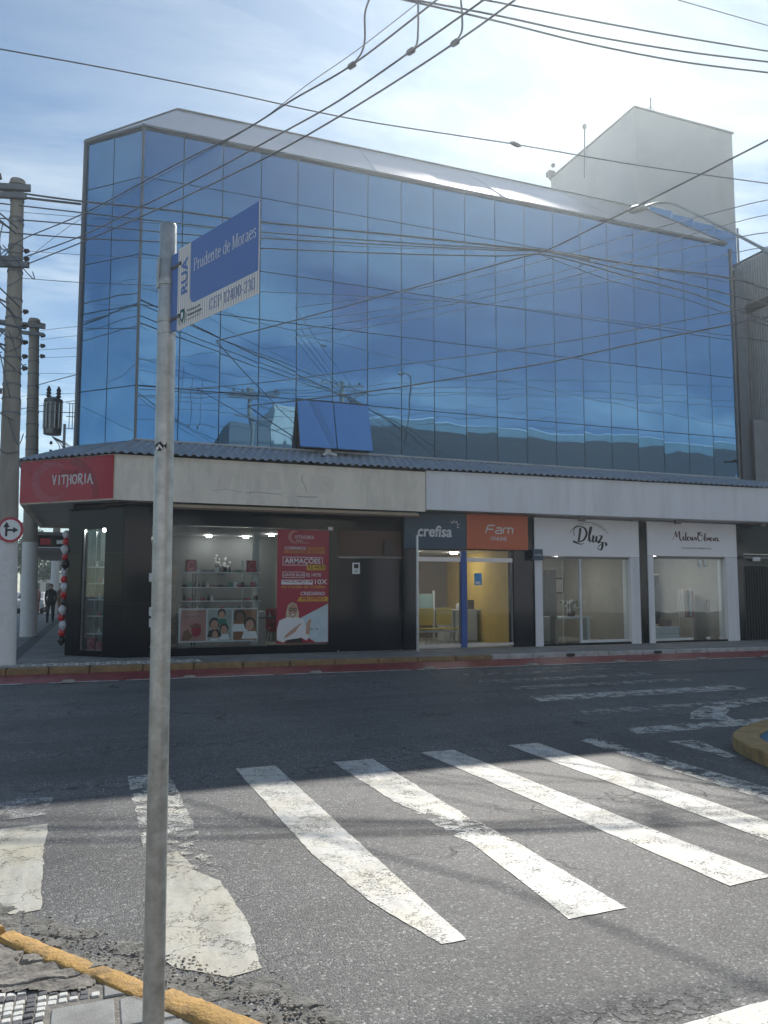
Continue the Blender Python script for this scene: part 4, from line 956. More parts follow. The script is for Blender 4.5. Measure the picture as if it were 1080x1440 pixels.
for z in (1.32, 2.46):                                   # open joints between the stone panels, 2 mm proud strips of sealant
    MB().box(.64, 1.215, SD-.002, SD+.001, z, z+.008).build('panel_joint', M_DARK, opt); MB().box(uB+.005, 5.655, SD+.008, SD+.011, z, z+.008).build('panel_joint', M_DARK, opt)
    for a, b in ((.01, tA-.01), (tB+.01, SL-.01)):
        c = SCN+CD*((a+b)/2)+CN*.001; MB().obox((c.x, c.y, z), CD*((b-a)/2), CN*.001, (0,0,.004)).build('panel_joint', M_DARK, opt)
hf = thing('counter', (3.3, 20.9, .15), 'grey white shop counter with small boxes deep inside the optician shop', 'counter'); MB().box(2.1, 4.4, 20.6, 21.1, .15, 1.05).build('counter_body', M_LBOX, hf, bevel=.01)
shelf_items(hf, Vector((3.25, 20.75, 1.052)), Vector((1,0,0)), 9, 2.0, ['box','stand','case'], 321)
# --- brown and black entrance between the shops
ent = thing('black_entrance', (6.6, 18.2, .12), 'black glass street entrance with brown wood panel above, beside the optician', 'doorway')
MB().box(5.67, 7.40, SD+.12, SD+.3, .10, 2.42).build('door_panel', M_NAVY, ent)
MB().box(5.67, 7.40, SD+.12, SD+.3, 2.47, 3.12).build('wood_panel', M_WOOD, ent); MB().box(5.67, 7.40, SD+.09, SD+.14, 2.422, 2.468).build('rail', M_TRIM, ent)
MB().box(5.67, 7.40, SD+.12, SD+.3, 3.122, 3.58).build('header', M_NAVY, ent)
MB().box(6.55, 6.58, SD+.10, SD+.12, .15, 2.42).build('door_stile', M_GRAN, ent); MB().box(7.25, 7.30, SD+.10, SD+.12, .15, 2.42).build('door_stile', M_GRAN, ent)
MB().box(6.9, 7.15, SD+.02, SD+.12, 2.5, 2.85).build('junction_box', M_GRAN, ent)
no = thing('door_notice', (6.05, SD+.11, 2.1), 'small white notice with black square on the black street door', 'notice')
a = W(497.5, 791); b = W(508, 807); MB().box(a[0], b[0], SD+.105, SD+.115, b[1], a[1]).build('sheet', M_WPRINT, no)
NL = Plane2((a[0], SD+.105, b[1]), (1,0,0), (0,0,1)); ww = b[0]-a[0]; flat('print', NL, rect(ww*.2,ww*.72,ww*.8,ww*1.25), M_BLACK, no)
flat('print', NL, rect(ww*.25,ww*.25,ww*.75,ww*.32), M_BLACK, no); flat('print', NL, rect(ww*.35,ww*.45,ww*.65,ww*.52), M_BLACK, no)
# --- dark blue / orange shop
cs = thing('loan_shopfront', (9.2, 18.2, .1), 'glass fronted shop with a cobalt blue post under dark blue and orange boards', 'shopfront')
c0, c1 = 7.42, 11.10; pb0, pb1 = W(649,850)[0], W(656.5,850)[0]
MB().box(c0, 7.76, SD, SD+.3, .08, 2.66).build('cladding', M_NAVY, cs); MB().box(W(723,850)[0], 11.33, SD, SD+.3, .07, 2.66).build('cladding', M_NAVY, cs)
MB().box(c0, 11.33, SD+.004, SD+.3, 2.66, 3.62).build('header', M_NAVY, cs)
MB().box(pb0, pb1, SD-.01, SD+.1, .13, 2.655).build('door_post', M_CBLUE, cs)
g1 = W(722, 850)[0]
for a, b in ((7.77, pb0-.002), (pb1+.002, g1)):
    MB().box(a, b, SD+.02, SD+.09, 2.36, 2.47).build('top_rail', M_ALU, cs); MB().box(a, b, SD+.02, SD+.09, .15, .22).build('bottom_rail', M_ALU, cs)
    MB().box(a+.03, b-.03, SD+.05, SD+.06, .222, 2.358).build('glass_pane', M_CLEAR, cs); MB().box(a, b, SD+.05, SD+.06, 2.472, 2.655).build('glass_pane', M_CLEAR, cs)
    MB().box(a, a+.028, SD+.03, SD+.08, .222, 2.358).build('frame', M_TRIM, cs); MB().box(b-.028, b, SD+.03, SD+.08, .222, 2.358).build('frame', M_TRIM, cs)
def board(name, px0, px1, d, z0, z1, mat, label, cat='sign', py=748):
    a = on_d(px0, py, d).x; b = on_d(px1, py, d).x; t = thing(name, ((a+b)/2, d, (z0+z1)/2), label, cat)
    MB().box(a, b, d, d+.06, z0, z1).build('board', mat, t, bevel=.004); return t, Plane2((a, d, z0), (1,0,0), (0,0,1)), b-a, z1-z0
t, P_, w_, h_ = board('shop_sign', 568.5, 656, 18.02, 2.68, 3.60, M_TEAL, 'dark blue shop signboard with white lowercase lettering and dot burst')
text('crefisa', P_, w_*.20, h_*.34, .40, M_WPRINT, t, width=w_*.55, bold=.025, shear=.12)
for k in range(5):
    a = R(-20+k*38); x = w_*.80+.10*math.cos(a); y = h_*.66+.10*math.sin(a); flat('dot', P_, ell(x, y, .022, .022, 10), M_WPRINT, t, .004); flat('dot', P_, ell(x+.045*math.cos(a), y+.045*math.sin(a), .013, .013, 8), M_WPRINT, t, .004)
t, P_, w_, h_ = board('shop_sign', 656.4, 742.5, 18.02, 2.69, 3.62, M_ORANGE, 'orange shop signboard with white rounded lettering')
FM = MB(); ft = .035
def seg(p): ribbon(FM, P_, [(w_*.30+x*.30*w_*1.4, h_*.46+y*.19*1.1) for x, y in p], ft, .004)
seg([(0,0),(.05,.55),(.08,.85),(.14,1),(.36,1)]); seg([(.06,.5),(.30,.5)])
seg([(.42,.72),(.60,.72),(.63,.6),(.60,0),(.42,0),(.38,.1),(.39,.3),(.44,.38),(.61,.38)])
seg([(.68,0),(.71,.72),(.86,.72),(.89,.62),(.87,0)]); seg([(.88,.72),(1.02,.72),(1.06,.62),(1.04,0)])
FM.build('lettering', M_WPRINT, t)['kind'] = 'stuff'; text('ONLINE', P_, w_*.38, h_*.26, .14, M_WPRINT, t, width=w_*.26, bold=.01)
# projecting small dark sign
a = on_d(750, 770, 17.95); b = on_d(763.5, 770, 17.95)
t = thing('projecting_sign', (a.x+.1, 17.95, 2.6), 'small dark square sign with white lettering between orange board and white shop', 'sign')
MB().box(a.x, b.x, 17.95, 18.05, 2.42, 2.72).build('board', M_TEAL, t, bevel=.01); MB().box(a.x+.05, a.x+.09, 18.05, 18.2, 2.55, 2.59).build('bracket', M_TRIM, t)
text('crefisa', Plane2((a.x, 17.95, 2.42), (1,0,0), (0,0,1)), .02, .12, .08, M_WPRINT, t, width=(b.x-a.x)*.8)
# thin pole in front of the blue shop
tp = thing('awning_post', (on_d(587,900,17.75).x, 17.75, .1), 'thin grey steel post standing before the dark blue shop sign', 'post')
x = on_d(587, 850, 17.75).x; MB().tube([(x,17.75,.1),(x,17.75,3.0)], .035, 10).build('post', M_ALU, tp); MB().lathe((x,17.75,.1), [(.08,0),(.08,.015)], 10).build('foot_plate', M_ALU, tp)
# interior of the loan shop
bt = thing('waiting_bench', (8.4, 19.3, .12), 'row of yellow plastic waiting chairs on a grey beam', 'bench seat')
for k in range(3):
    x = 7.85+k*.55
    MB().box(x, x+.48, 19.15, 19.55, .55, .58).build('seat', M_YCHAIR, bt, bevel=.012)
    o = MB().box(x, x+.48, 19.58, 19.61, .65, 1.12).build('backrest', M_YCHAIR, bt, bevel=.012)
    for q in (x+.03, x+.45): MB().tube([(q,19.60,1.0),(q,19.58,.56),(q,19.2,.52)], .014, 6).build('arm_frame', M_ALU, bt)
MB().box(7.8, 9.45, 19.32, 19.40, .46, .52).build('beam', M_ALU, bt)
for x in (7.95, 8.6, 9.3):
    for y in (19.15, 19.6): MB().tube([(x,19.36,.47),(x+.03,y,.12)], .018, 6).build('leg', M_ALU, bt)
ds = thing('reception_desk', (10.0, 20.5, .12), 'grey white reception desk inside the shop with yellow wall', 'desk')
MB().box(9.85, 10.55, 20.2, 20.5, .14, 1.02).build('pedestal', M_LBOX, ds, bevel=.01); MB().box(9.45, 10.7, 20.1, 20.8, 1.022, 1.05).build('desk_top', M_LBOX, ds)
MB().box(9.5, 9.8, 20.25, 20.7, .14, 1.02).build('pedestal', M_LBOX, ds)
cr = MB().box(10.3, 10.5, 20.3, 20.33, 1.052, 1.32).build('monitor', M_BLACK); tag(cr, 'dark screen standing on the reception desk', 'monitor')
cm = MB().lathe((10.0, 20.35, 1.052), [(.05,0),(.06,.10),(.04,.16),(.02,.18)], 10).build('card_holder', M_WPRINT); tag(cm, 'small white card holder on the reception desk', 'card holder')
bp = on_d(670, 800, SD+.045); np_ = thing('blue_notice', (bp.x, SD+.04, 1.9), 'light blue notice stuck on the glass beside the cobalt post', 'notice')
a = W(668,807); b = W(678.5, 823); MB().box(a[0], b[0], SD+.036, SD+.048, b[1]+.0, a[1]+.02).build('sheet', material('light blue print', (.06,.32,.62), .5), np_)
flat('print', Plane2((a[0], SD+.036, b[1]), (1,0,0), (0,0,1)), rect(.03,.03,.17,.10), M_WPRINT, np_)
ban = thing('blue_banner', (8.4, 21.8, 1.5), 'tall narrow blue banner standing at the back behind the yellow chairs', 'banner'); MB().box(8.55, 8.85, 21.6, 21.63, .6, 2.0).build('cloth', M_CBLUE, ban); MB().box(8.5,8.9,21.55,21.68,.15,.2).build('base', M_ALU, ban); MB().tube([(8.7,21.66,.2),(8.7,21.66,2.0)], .012, 6).build('pole', M_ALU, ban)
gl_ = thing('glass_partition', (9.0, 20.8, 1.2), 'pale glass partition with bright edge inside the yellow walled shop', 'partition'); MB().box(8.95, 9.5, 21.0, 21.03, .6, 1.5).build('glass', material('pale glass', (.25,.36,.36), .2), gl_); MB().box(9.5, 9.54, 20.98, 21.05, .15, 1.6).build('post', M_LBOX, gl_)
lamp(9.9, 20.4, 2.71, .11, 'lit round ceiling lamp above the reception desk'); lamp(8.5, 20.2, 2.71, .11, 'lit round ceiling lamp above the yellow chairs')  # lamps added to give this room light
# --- two white shops
def white_shop(px0, px1, pj0, pj1, z1, zt, name, label):
    t = thing(name, (W((px0+px1)/2, 850)[0], SD, .08), label, 'shopfront')
    a, b, j0, j1 = W(px0,850)[0], W(px1,850)[0], W(pj0,850)[0], W(pj1,850)[0]; zf = gz(a)-.03
    MB().box(a, j0, SD-.06, SD+.3, zf, z1).build('white_jamb', M_WHITE, t, bevel=.004); MB().box(j1, b, SD-.06, SD+.3, zf, z1).build('white_jamb', M_WHITE, t, bevel=.004)
    MB().box(j0+.002, j1-.002, SD-.03, SD+.32, zf-.02, zf+.09).build('threshold', M_GRAN, t)
    MB().box(j0+.002, j1-.002, SD+.03, SD+.09, z1-.06, z1-.002).build('top_rail', M_TRIM, t)
    return t, a, b, j0, j1, zf
t, a, b, j0, j1, zf = white_shop(751.5, 899, 762, 886, 2.545, 3.6, 'salon_shopfront', 'white framed shop with glass door and flowers under the script sign')
jm = W(818, 850)[0]
MB().box(jm-.03, jm+.03, SD+.03, SD+.09, zf+.09, 2.48).build('frame_post', M_LBOX, t); MB().box(jm+.032, j1-.06, SD+.03, SD+.09, zf+.092, zf+.16).build('bottom_rail', M_LBOX, t)
MB().box(j0+.01, jm-.032, SD+.05, SD+.06, zf+.10, 2.48).build('glass_door', M_CLEAR, t); MB().box(jm+.032, j1-.01, SD+.052, SD+.062, zf+.17, 2.48).build('glass_pane', M_CLEAR, t)
hx = W(799, 846)[0]
def handle(x, parent, z=1.15):
    m = MB()
    for s in (-.04, .04): m.tube([(x+s,SD+.0,z-.18),(x+s,SD+.0,z+.18)], .012, 6)
    for q in (-.12, .12): m.tube([(x-.04,SD+.0,z+q),(x+.04,SD+.0,z+q)], .008, 6)
    m.build('door_handle', M_ALU, parent)
handle(hx, t)
MB().box(W(793,850)[0]-.004, W(793,850)[0]+.004, SD+.045, SD+.05, zf+.1, 2.46).build('glass_edge', M_LBOX, t)
t2, a2, b2, k0, k1, zf2 = white_shop(911, 1037, 919, 1021, 2.60, 3.62, 'boutique_shopfront', 'white framed shop with plain glass doors, next to the black gate')
MB().box(k0+.01, W(982,850)[0], SD+.05, SD+.06, zf2+.10, 2.53).build('glass_pane', M_CLEAR, t2); MB().box(W(982,850)[0]+.01, k1-.01, SD+.052, SD+.062, zf2+.10, 2.53).build('glass_door', M_CLEAR, t2)
handle(W(996,850)[0], t2)
for px in (972, 996, 1014): x = W(px,850)[0]; MB().box(x-.08, x+.08, SD+.035, SD+.048, zf2+.10, zf2+.17).build('glass_clamp', M_ALU, t2)
for px in (987, 995): x = W(px,850)[0]; MB().box(x-.05, x+.05, SD+.035, SD+.048, 2.30, 2.52).build('glass_clamp', M_LBOX, t2)
MB().box(k0+.012, W(972,850)[0], SD+.03, SD+.048, zf2+.10, zf2+.16).build('bottom_rail', M_LBOX, t2)
for (u0, u1, lab) in ((b+.003, a2-.003, 'narrow black stone pier between the two white shops'), (11.345, a-.003, 'narrow black stone pier left of the first white shop')):
    o = MB().box(u0, u1, SD-.03, SD+.3, .03, 3.6).build('stone_pier', M_GRAN); tag(o, lab, 'pier')
# sign panels
def spanel(name, x0, x1, z0, z1, label):
    t = thing(name, ((x0+x1)/2, SD-.06, (z0+z1)/2), label, 'sign'); MB().box(x0, x1, SD-.06, SD+.2, z0, z1).build('board', material('glossy white signboard', (.80,.80,.82), .18, var=.03), t); return t, Plane2((x0, SD-.06, z0), (1,0,0), (0,0,1)), x1-x0, z1-z0
t3, P_, w_, h_ = spanel('script_sign', a, b-.0, 2.552, 3.60, 'white signboard with large black handwritten name under a curved line of small letters')
def script(P_, strokes, sx, sy, ox, oy, mat, parent, wd, off=.004, n=9, calligraphic=True):
    m = MB()
    for s in strokes:
        pts = [(p.x, p.y) for p in spline([(x, y, 0) for x, y in s], n)]; P = [(ox+x*sx, oy+y*sy) for x, y in pts]; ws = []
        for k in range(len(P)):
            q0 = P[max(k-1,0)]; q1 = P[min(k+1,len(P)-1)]; dx, dy = q1[0]-q0[0], q1[1]-q0[1]; L = math.hypot(dx, dy) or 1
            ws.append(wd*(.45+1.0*max(0, -dy/L)) if calligraphic else wd)
        ribbon(m, P_, P, ws, off)
    o = m.build('lettering', mat, parent); o['kind'] = 'stuff'; return o
DL = [[(.20,.95),(.17,.55),(.13,.10)],[(.0,.45),(-.02,.85),(.12,1.05),(.33,.95),(.40,.6),(.30,.2),(.12,.05),(-.02,.10),(.02,.02),(.2,-.08),(.3,-.02)],
      [(.42,.15),(.52,.55),(.58,1.0),(.53,.95),(.48,.4),(.52,.10),(.60,.25),(.63,.50),(.60,.15),(.66,.10),(.73,.45),(.71,.12),(.78,.15)],
      [(.80,.48),(.90,.46),(.84,.20),(.78,.02),(.90,.08),(.92,-.15),(.86,-.42),(.76,-.30),(.86,-.08),(1.0,.05),(1.05,-.05),(1.02,-.15)]]
script(P_, DL, w_*.29, h_*.42, w_*.37, h_*.36, M_BLACK, t3, .05)
m = MB(); cx, cy, rr = w_*.51, h_*.30, h_*.62
ribbon(m, P_, [(cx+rr*1.15*math.cos(R(q)), cy+rr*math.sin(R(q))) for q in range(30, 155, 8)], .012, .004); m.build('arc', M_BLACK, t3)
for k, ch in enumerate('ESMALTERIA E ACESSORIOS'):
    q = 138-k*4.25; 
    if ch != ' ': text(ch, P_, cx+rr*1.04*math.cos(R(q)), cy+rr*.90*math.sin(R(q)), .055, M_BLACK, t3, rot=q-90)
t4, P_, w_, h_ = spanel('script_sign', a2, b2-.0, 2.61, 3.61, 'white signboard with maroon handwritten name over a line of small letters')
M_MAR = material('maroon print', (.08,.01,.02), .5)
ML = [[(0,0),(.05,.5),(.08,1),(.11,.4),(.15,.9),(.17,1),(.18,.3),(.21,.0),(.24,.1)],[(.24,.1),(.26,.5),(.27,.1),(.30,.15),(.33,.95),(.32,.1),(.36,.15),(.40,.45),(.36,.35),(.38,.05),(.42,.1),(.43,.45),(.46,.1),(.48,.45),(.49,.08),(.52,.12),(.55,.45),(.53,.15),(.57,.4),(.58,.05)],[(.26,.75),(.265,.80)],
      [(.70,1.0),(.64,.8),(.62,.3),(.67,.0),(.74,.3),(.74,.8),(.68,1.0),(.62,.9),(.72,.6)],[(.76,.1),(.80,.95),(.79,.1),(.83,.12),(.84,.45),(.85,.1),(.88,.42),(.90,.1),(.92,.42),(.93,.2),(.96,.42),(.93,.35),(.95,.05),(.98,.1),(1.0,.42),(1.02,.1),(1.05,.4),(1.08,.42),(1.04,.2),(1.09,.08),(1.10,.4),(1.12,.05),(1.15,.1)],[(.845,.7),(.85,.75)]]
script(P_, ML, w_*.46, h_*.26, w_*.27, h_*.46, M_MAR, t4, .034)
text('CALÇADOS FEMININOS', P_, w_*.37, h_*.22, .065, M_MAR, t4, width=w_*.33, bold=.01)
# little floodlights and cameras under the canopy
for px, py, l in ((818,727,'above the first white shop sign'),(893,727,'above the black pier between the white shops'),(953,731,'above the second white shop sign'),(1072,735,'above the black gate')):
    p = on_d(px, py, 17.9); t = thing('floodlight', p, 'small dark floodlight under the canopy, '+l, 'floodlight', 'floodlights under the canopy')
    MB().box(p.x-.11, p.x+.11, 17.86, 17.94, p.z-.12, p.z+.05).build('lamp_housing', M_TRIM, t, bevel=.01); MB().box(p.x-.02, p.x+.02, 17.88, 17.92, p.z+.051, ZB+.06).build('bracket', M_TRIM, t)
# insides of the white shops
tb = thing('white_table', (12.9, 19.6, .1), 'white console table behind the first white shop window', 'table')
MB().box(12.4, 13.9, 19.3, 19.8, .78, .84).build('tabletop', M_LBOX, tb)
for x in (12.45, 13.75): MB().box(x, x+.1, 19.35, 19.75, .12, .779).build('leg', M_LBOX, tb)
fl = thing('flower_arrangement', (13.3, 19.5, .84), 'large bunch of pale and dark flowers on the white console table', 'flowers')
m = MB(); m2 = MB()
for k in range(60):
    c = (13.35+random.gauss(0,.18), 19.5+random.uniform(-.12,.12), 1.05+random.uniform(-.08,.24)); (m if k % 2 else m2).blob(c, random.uniform(.03,.055), 6, jit=.3)
m.build('pale_blooms', M_CLOTH, fl); m2.build('dark_foliage', M_LEAF, fl); MB().lathe((13.3,19.5,.84), [(.10,0),(.14,.15),(.13,.17)], 10).build('basket', M_BARK, fl)
cv = thing('covered_mannequin', (11.9, 19.3, .1), 'tall form under a pale draped cloth behind the glass door', 'draped form')
m = MB(); nseg = 26; rows = 12
for r in range(rows+1):
    z = .15+1.15*r/rows; 
    for k in range(nseg):
        a = 2*math.pi*k/nseg; f = 1+.10*math.sin(a*5+r*.25)+.05*math.sin(a*9); taper = 1-.10*r/rows-(.12 if r == rows else 0); m.v.append((11.9+.28*f*taper*math.cos(a), 19.4+.2*f*taper*math.sin(a), z))
for r in range(rows):
    for k in range(nseg): q = r*nseg; m.f.append((q+k, q+(k+1)%nseg, q+nseg+(k+1)%nseg, q+nseg+k)); m.m.append(0)
m.f.append(tuple(rows*nseg+k for k in range(nseg))); m.m.append(0); m.build('cloth', M_CLOTH, cv, smooth=True)
cur = thing('grey_curtain', (13.6, 21.4, 1.3), 'dark grey curtain hanging at the back of the first white shop', 'curtain')
m = MB()
for k in range(40): m.quad(*[( 13.1+.9*(k+i)/40, 21.35+.03*math.sin((k+i)*1.4), z) for i, z in ((0,.5),(1,.5),(1,2.25),(0,2.25))])
m.build('fabric', material('grey fabric', (.10,.10,.11), .9), cur)
bl = thing('slatted_blind', (12.6, 21.5, 1.6), 'horizontal slatted blind on the back wall of the first white shop', 'blind')
for k in range(14): MB().box(12.1, 12.95, 21.40, 21.44, .95+k*.1, 1.0+k*.1).build('slat', M_WALLG, bl)
vz = thing('dark_vase', (12.35, 19.9, .85), 'small dark vase with leaves left of the console table', 'vase'); MB().lathe((12.2,19.4,.84), [(.04,0),(.07,.08),(.03,.16),(.04,.2)], 10).build('vase_body', M_BLACK, vz); m = MB(); [m.blob((12.2+random.gauss(0,.05),19.4+random.gauss(0,.04),1.08+random.uniform(0,.1)), .03, 5) for _ in range(10)]; m.build('leaves', M_LEAF, vz)
cb = thing('low_cabinet', (12.05, 19.6, .1), 'tall pale cabinet beside the console table', 'cabinet'); MB().box(12.42, 12.5, 19.0, 19.28, .1, .9).build('side_panel', M_WALLC, cb); MB().box(12.1,12.41,19.7,20.1,.1,.84).build('cabinet_body', M_LBOX, cb)
bx = thing('white_bench', (16.0, 19.2, .08), 'long white box bench in the window of the second white shop', 'bench'); MB().box(15.25, 16.75, 18.9, 19.4, .10, .50).build('bench_body', M_LBOX, bx, bevel=.01); MB().box(15.25,16.75,18.89,18.9,.29,.30).build('groove', M_TRIM, bx)
for k, (x, z, c, l) in enumerate([(15.55,.50,M_SKIND,'brown square display box left on the white bench'),(16.3,.50,M_WOOD,'low brown display box right on the white bench')]):
    o = MB().box(x, x+.3, 19.05, 19.3, z+.002, z+.002+(.40 if k == 0 else .22)).build('display_box', c, None, bevel=.01); tag(o, l, 'display box')
mr = thing('standing_mirror', (17.0, 20.6, .1), 'tall dark mirror leaning at the back of the second white shop', 'mirror'); MB().box(16.9, 17.5, 20.6, 20.64, .5, 2.1).build('mirror_glass', M_NAVY, mr); MB().box(16.86, 17.54, 20.645, 20.67, .46, 2.14).build('frame', M_LBOX, mr)
bb = thing('display_banner', (15.4, 20.5, 1.6), 'tall blue panel behind the second white shop window', 'panel'); MB().box(15.5, 15.8, 20.5, 20.53, 1.1, 2.6).build('panel', M_CBLUE, bb)
bs = thing('shoe_shelving', (16.4, 21.5, 1.6), 'pale slatted shelving on the back wall of the second white shop', 'shelving')
for k in range(12): MB().box(15.9, 17.6, 21.3, 21.5, .9+k*.14, .93+k*.14).build('slat', M_WALLG, bs)
lamp(13.0, 19.9, 2.61, .13, 'lit ceiling lamp in the first white shop'); lamp(16.6, 19.9, 2.67, .13, 'lit ceiling lamp in the second white shop')  # lamps added and sized to brighten the two rooms
rnd = random.Random(77)
for k in range(3):                                        # pairs of shoes on the boutique shelves, bottles in the first shop
    for j in range(8):
        for s in (0, .09): m = MB().blob((16.0+j*.2+s, 21.24, 1.10+k*.42), (.035, .09, .035), 8); m.build('shoe', rnd.choice([M_BLACK, M_PRED, M_CLOTH, M_WOOD]), bs)
for k in range(3): MB().box(15.9, 17.6, 21.12, 21.5, 1.045+k*.42, 1.06+k*.42).build('display_shelf', M_LBOX, bs)
rk = thing('dress_rail', (17.7, 20.2, .1), 'short rail of hanging clothes at the right side of the second white shop', 'clothes rail')
MB().tube([(17.4,19.6,.1),(17.4,19.6,1.65),(17.9,19.6,1.65),(17.9,19.6,.1)], .015, 6).build('rail', M_ALU, rk)
for j in range(5): MB().box(17.46+j*.09, 17.50+j*.09, 19.45, 19.75, .75+.05*(j%2), 1.62).build('garment', [M_CLOTH, M_PINK, M_BLACK, M_WPRINT, M_PRED][j], rk, bevel=.012)
ws = thing('product_shelf', (12.5, 21.4, 1.4), 'wall shelf of small bottles and jars at the back of the first white shop', 'shelving')
for k in range(3):
    MB().box(11.6, 12.05, 21.3, 21.5, 1.1+k*.35, 1.12+k*.35).build('shelf', M_LBOX, ws)
    for j in range(6): MB().lathe((11.66+j*.07, 21.38, 1.121+k*.35), [(.022,0),(.022,.09),(.01,.11),(.012,.14)], 8).build('bottle', rnd.choice([M_PRED, M_WPRINT, M_GREEN, M_PINK]), ws)
pc_ = thing('framed_picture', (14.2, 21.5, 1.8), 'framed print on the back wall of the first white shop', 'picture'); MB().box(14.05, 14.4, 21.52, 21.56, 1.5, 2.0).build('frame', M_BLACK, pc_); MB().box(14.09, 14.36, 21.51, 21.519, 1.54, 1.96).build('print', M_CLOTH, pc_)
# --- black gate at the right edge
gt = thing('black_gate', (19.2, 18.2, .05), 'black ribbed metal gate under a dark board at the right edge', 'gate')
MB().box(b2+.0, 22, SD+.05, SD+.08, .04, 2.715).build('back_panel', M_NAVY, gt); MB().box(b2+.0, 22, SD+.0, SD+.3, 2.72, 3.62).build('header', M_NAVY, gt); MB().box(b2+.0, 22, SD-.02, SD+.06, 2.58, 2.64).build('rail', M_TRIM, gt)
MB().box(b2+.002, b2+.28, SD-.02, SD+.3, .04, 3.6).build('side_post', M_NAVY, gt)
for k in range(26): x = b2+.32+k*.11; MB().box(x, x+.045, SD+.01, SD+.045, .06, 2.34).build('rib', M_GATE, gt)
eb = MB().box(b2+.62, b2+.92, SD-.08, SD-.02, 2.50, 2.62).build('emergency_lamp', M_WPRINT, None, bevel=.01); tag(eb, 'small white lamp box on the rail above the black gate', 'lamp box')
# --- red fascia sign on the cut corner
rs = thing('fascia_sign', (FC.x, FC.y, 4.1), 'glossy red optician fascia sign with pale ring and white lettering on the cut corner', 'sign')
q = FC+CD*(FL/2)+CN*.012; MB().obox((q.x, q.y, 4.075), CD*(FL/2-.005), CN*.011, (0,0,.475)).build('board', M_SIGNRED, rs)
RP = Plane2(tuple(FE+CN*.024+Vector((0,0,3.60))), tuple(-CD), (0,0,1))
if RP.n.y > 0: RP.n = -RP.n
m = MB(); ribbon(m, RP, [(.98+.50*math.cos(R(a)), .45+.40*math.sin(R(a))) for a in range(40, 321, 14)], [.02+.20*math.sin(R((a-40)*.643)) for a in range(40,321,14)], .002); m.build('ring_mark', M_SIGNRED2, rs)
m = MB(); ribbon(m, RP, [(1.35+.9*math.cos(R(a)), .0+.9*math.sin(R(a))) for a in range(2, 88, 8)], .18, .0015) ; m.build('swirl', material('fascia dark swirl', (.32,.008,.025), .3), rs)
text('ÓTICAS', RP, 1.22, .58, .15, material('dark red print', (.07,.01,.015), .4), rs, width=.52)
VI = {'V':[[(0,1),(.12,1),(.45,0)],[(.45,0),(.82,.95),(1,1)]], 'I':[[(.5,1),(.5,0)],[(.2,1),(.8,1)],[(.2,0),(.8,0)]], 'T':[[(-.1,.9),(.2,1),(1.1,1),(1.2,.9)],[(.5,1),(.5,0)]],
      'H':[[(.15,1.05),(.15,-.15),(-.1,-.35)],[(.9,1),(.9,0)],[(.15,.5),(.9,.5)],[(.0,1),(.3,1)],[(.7,1),(1.1,1)],[(.7,0),(1.1,0)]], 'O':[[(.5,1),(.05,.8),(.0,.3),(.5,0),(.95,.3),(.95,.8),(.5,1)]],
      'R':[[(.15,1),(.15,0)],[(0,1),(.6,1),(.9,.8),(.6,.5),(.2,.5)],[(.45,.5),(.8,.1),(1.2,-.15)],[(0,0),(.3,0)]], 'A':[[(.5,1),(.0,0)],[(.5,1),(.8,.3),(1.1,-.1),(1.35,-.05)],[(.18,.38),(.78,.38)],[(-.15,0),(.2,0)]]}
x = .98; m = MB()
for ch in 'VITHORIA':
    ww = .105 if ch == 'I' else .145
    for s in VI[ch]:
        pts = s if len(s) < 3 or ch in 'ITH' else [(p.x, p.y) for p in spline([(a, b, 0) for a, b in s], 6)]
        thin = len(s) == 2 and abs(s[0][1]-s[1][1]) < .01
        ribbon(m, RP, [(x+a*ww*.82, .37+b*.20) for a, b in pts], .014 if thin else .034, .0045)
    x += ww+.012
m.build('lettering', M_WPRINT, rs)
# ------------------------------------------------------------------ neighbours and the far street
nb = thing('ribbed_building', (21, 18, 0), 'neighbouring building with tall ribbed grey metal cladding at the right edge', 'building')
NX = 20.42
MB().box(NX+.06, 30, 18.25, 32, 3.7, 12.75).build('wall', M_DARK, nb)
for k in range(16): y = 18.32+k*.105; MB().box(NX, NX+.058, y, y+.045, 3.7, 12.72).build('cladding_rib', M_CLAD, nb)
MB().box(NX-.02, 30, 18.18, 18.25, 12.752, 12.82).build('coping', M_TRIM, nb); MB().box(NX-.02, NX+.05, 18.26, 32, 12.752, 12.82).build('coping', M_TRIM, nb)
MB().box(NX-.03, NX-.001, 18.32, 19.9, 10.9, 11.2).build('cladding_band', M_TRIM, nb)
MB().box(19.03, 19.42, 18.42, 19.3, 4.5, 11.9).build('end_box', material('dark grey metal box', (.10,.11,.13), .5, metal=.3), nb); MB().prism([Vector(p) for p in ((19.43,18.3),(NX-.035,18.3),(NX-.035,19.3),(19.43,19.3))], 4.5, 7.0).build('side_box', M_TRIM, nb)  # dark box set along the strip right of the glass
# houses, trees and traffic at the end of the side street
def house(x0, x1, y0, y1, h, mat, label, nwin=4):
    t = thing('building', ((x0+x1)/2, y0, 0), label, 'building'); MB().box(x0, x1, y0, y1, 0, h).build('wall', mat, t)
    for k in range(nwin):
        for z in [1.0+3*q for q in range(int(h//3))]: a = x0+(x1-x0)*(k+.3)/nwin; b = x0+(x1-x0)*(k+.75)/nwin; MB().box(a, b, y0-.05, y0-.004, z, z+1.4).build('window', M_NAVY, t)
    MB().box(x0-.1, x1+.1, y0-.1, y1, h+.002, h+.2).build('roof_edge', M_TRIM, t)
house(-16, -9.2, 74, 90, 5.5, M_PWHITE, 'white low building at the far end of the side street')
house(-8.8, -3.4, 110, 120, 3.6, M_CREAM, 'cream low building far beyond the parked cars')
house(-.5, 6, 30, 60, 6.2, M_CREAM, 'pale building behind the optician corner on the side street')
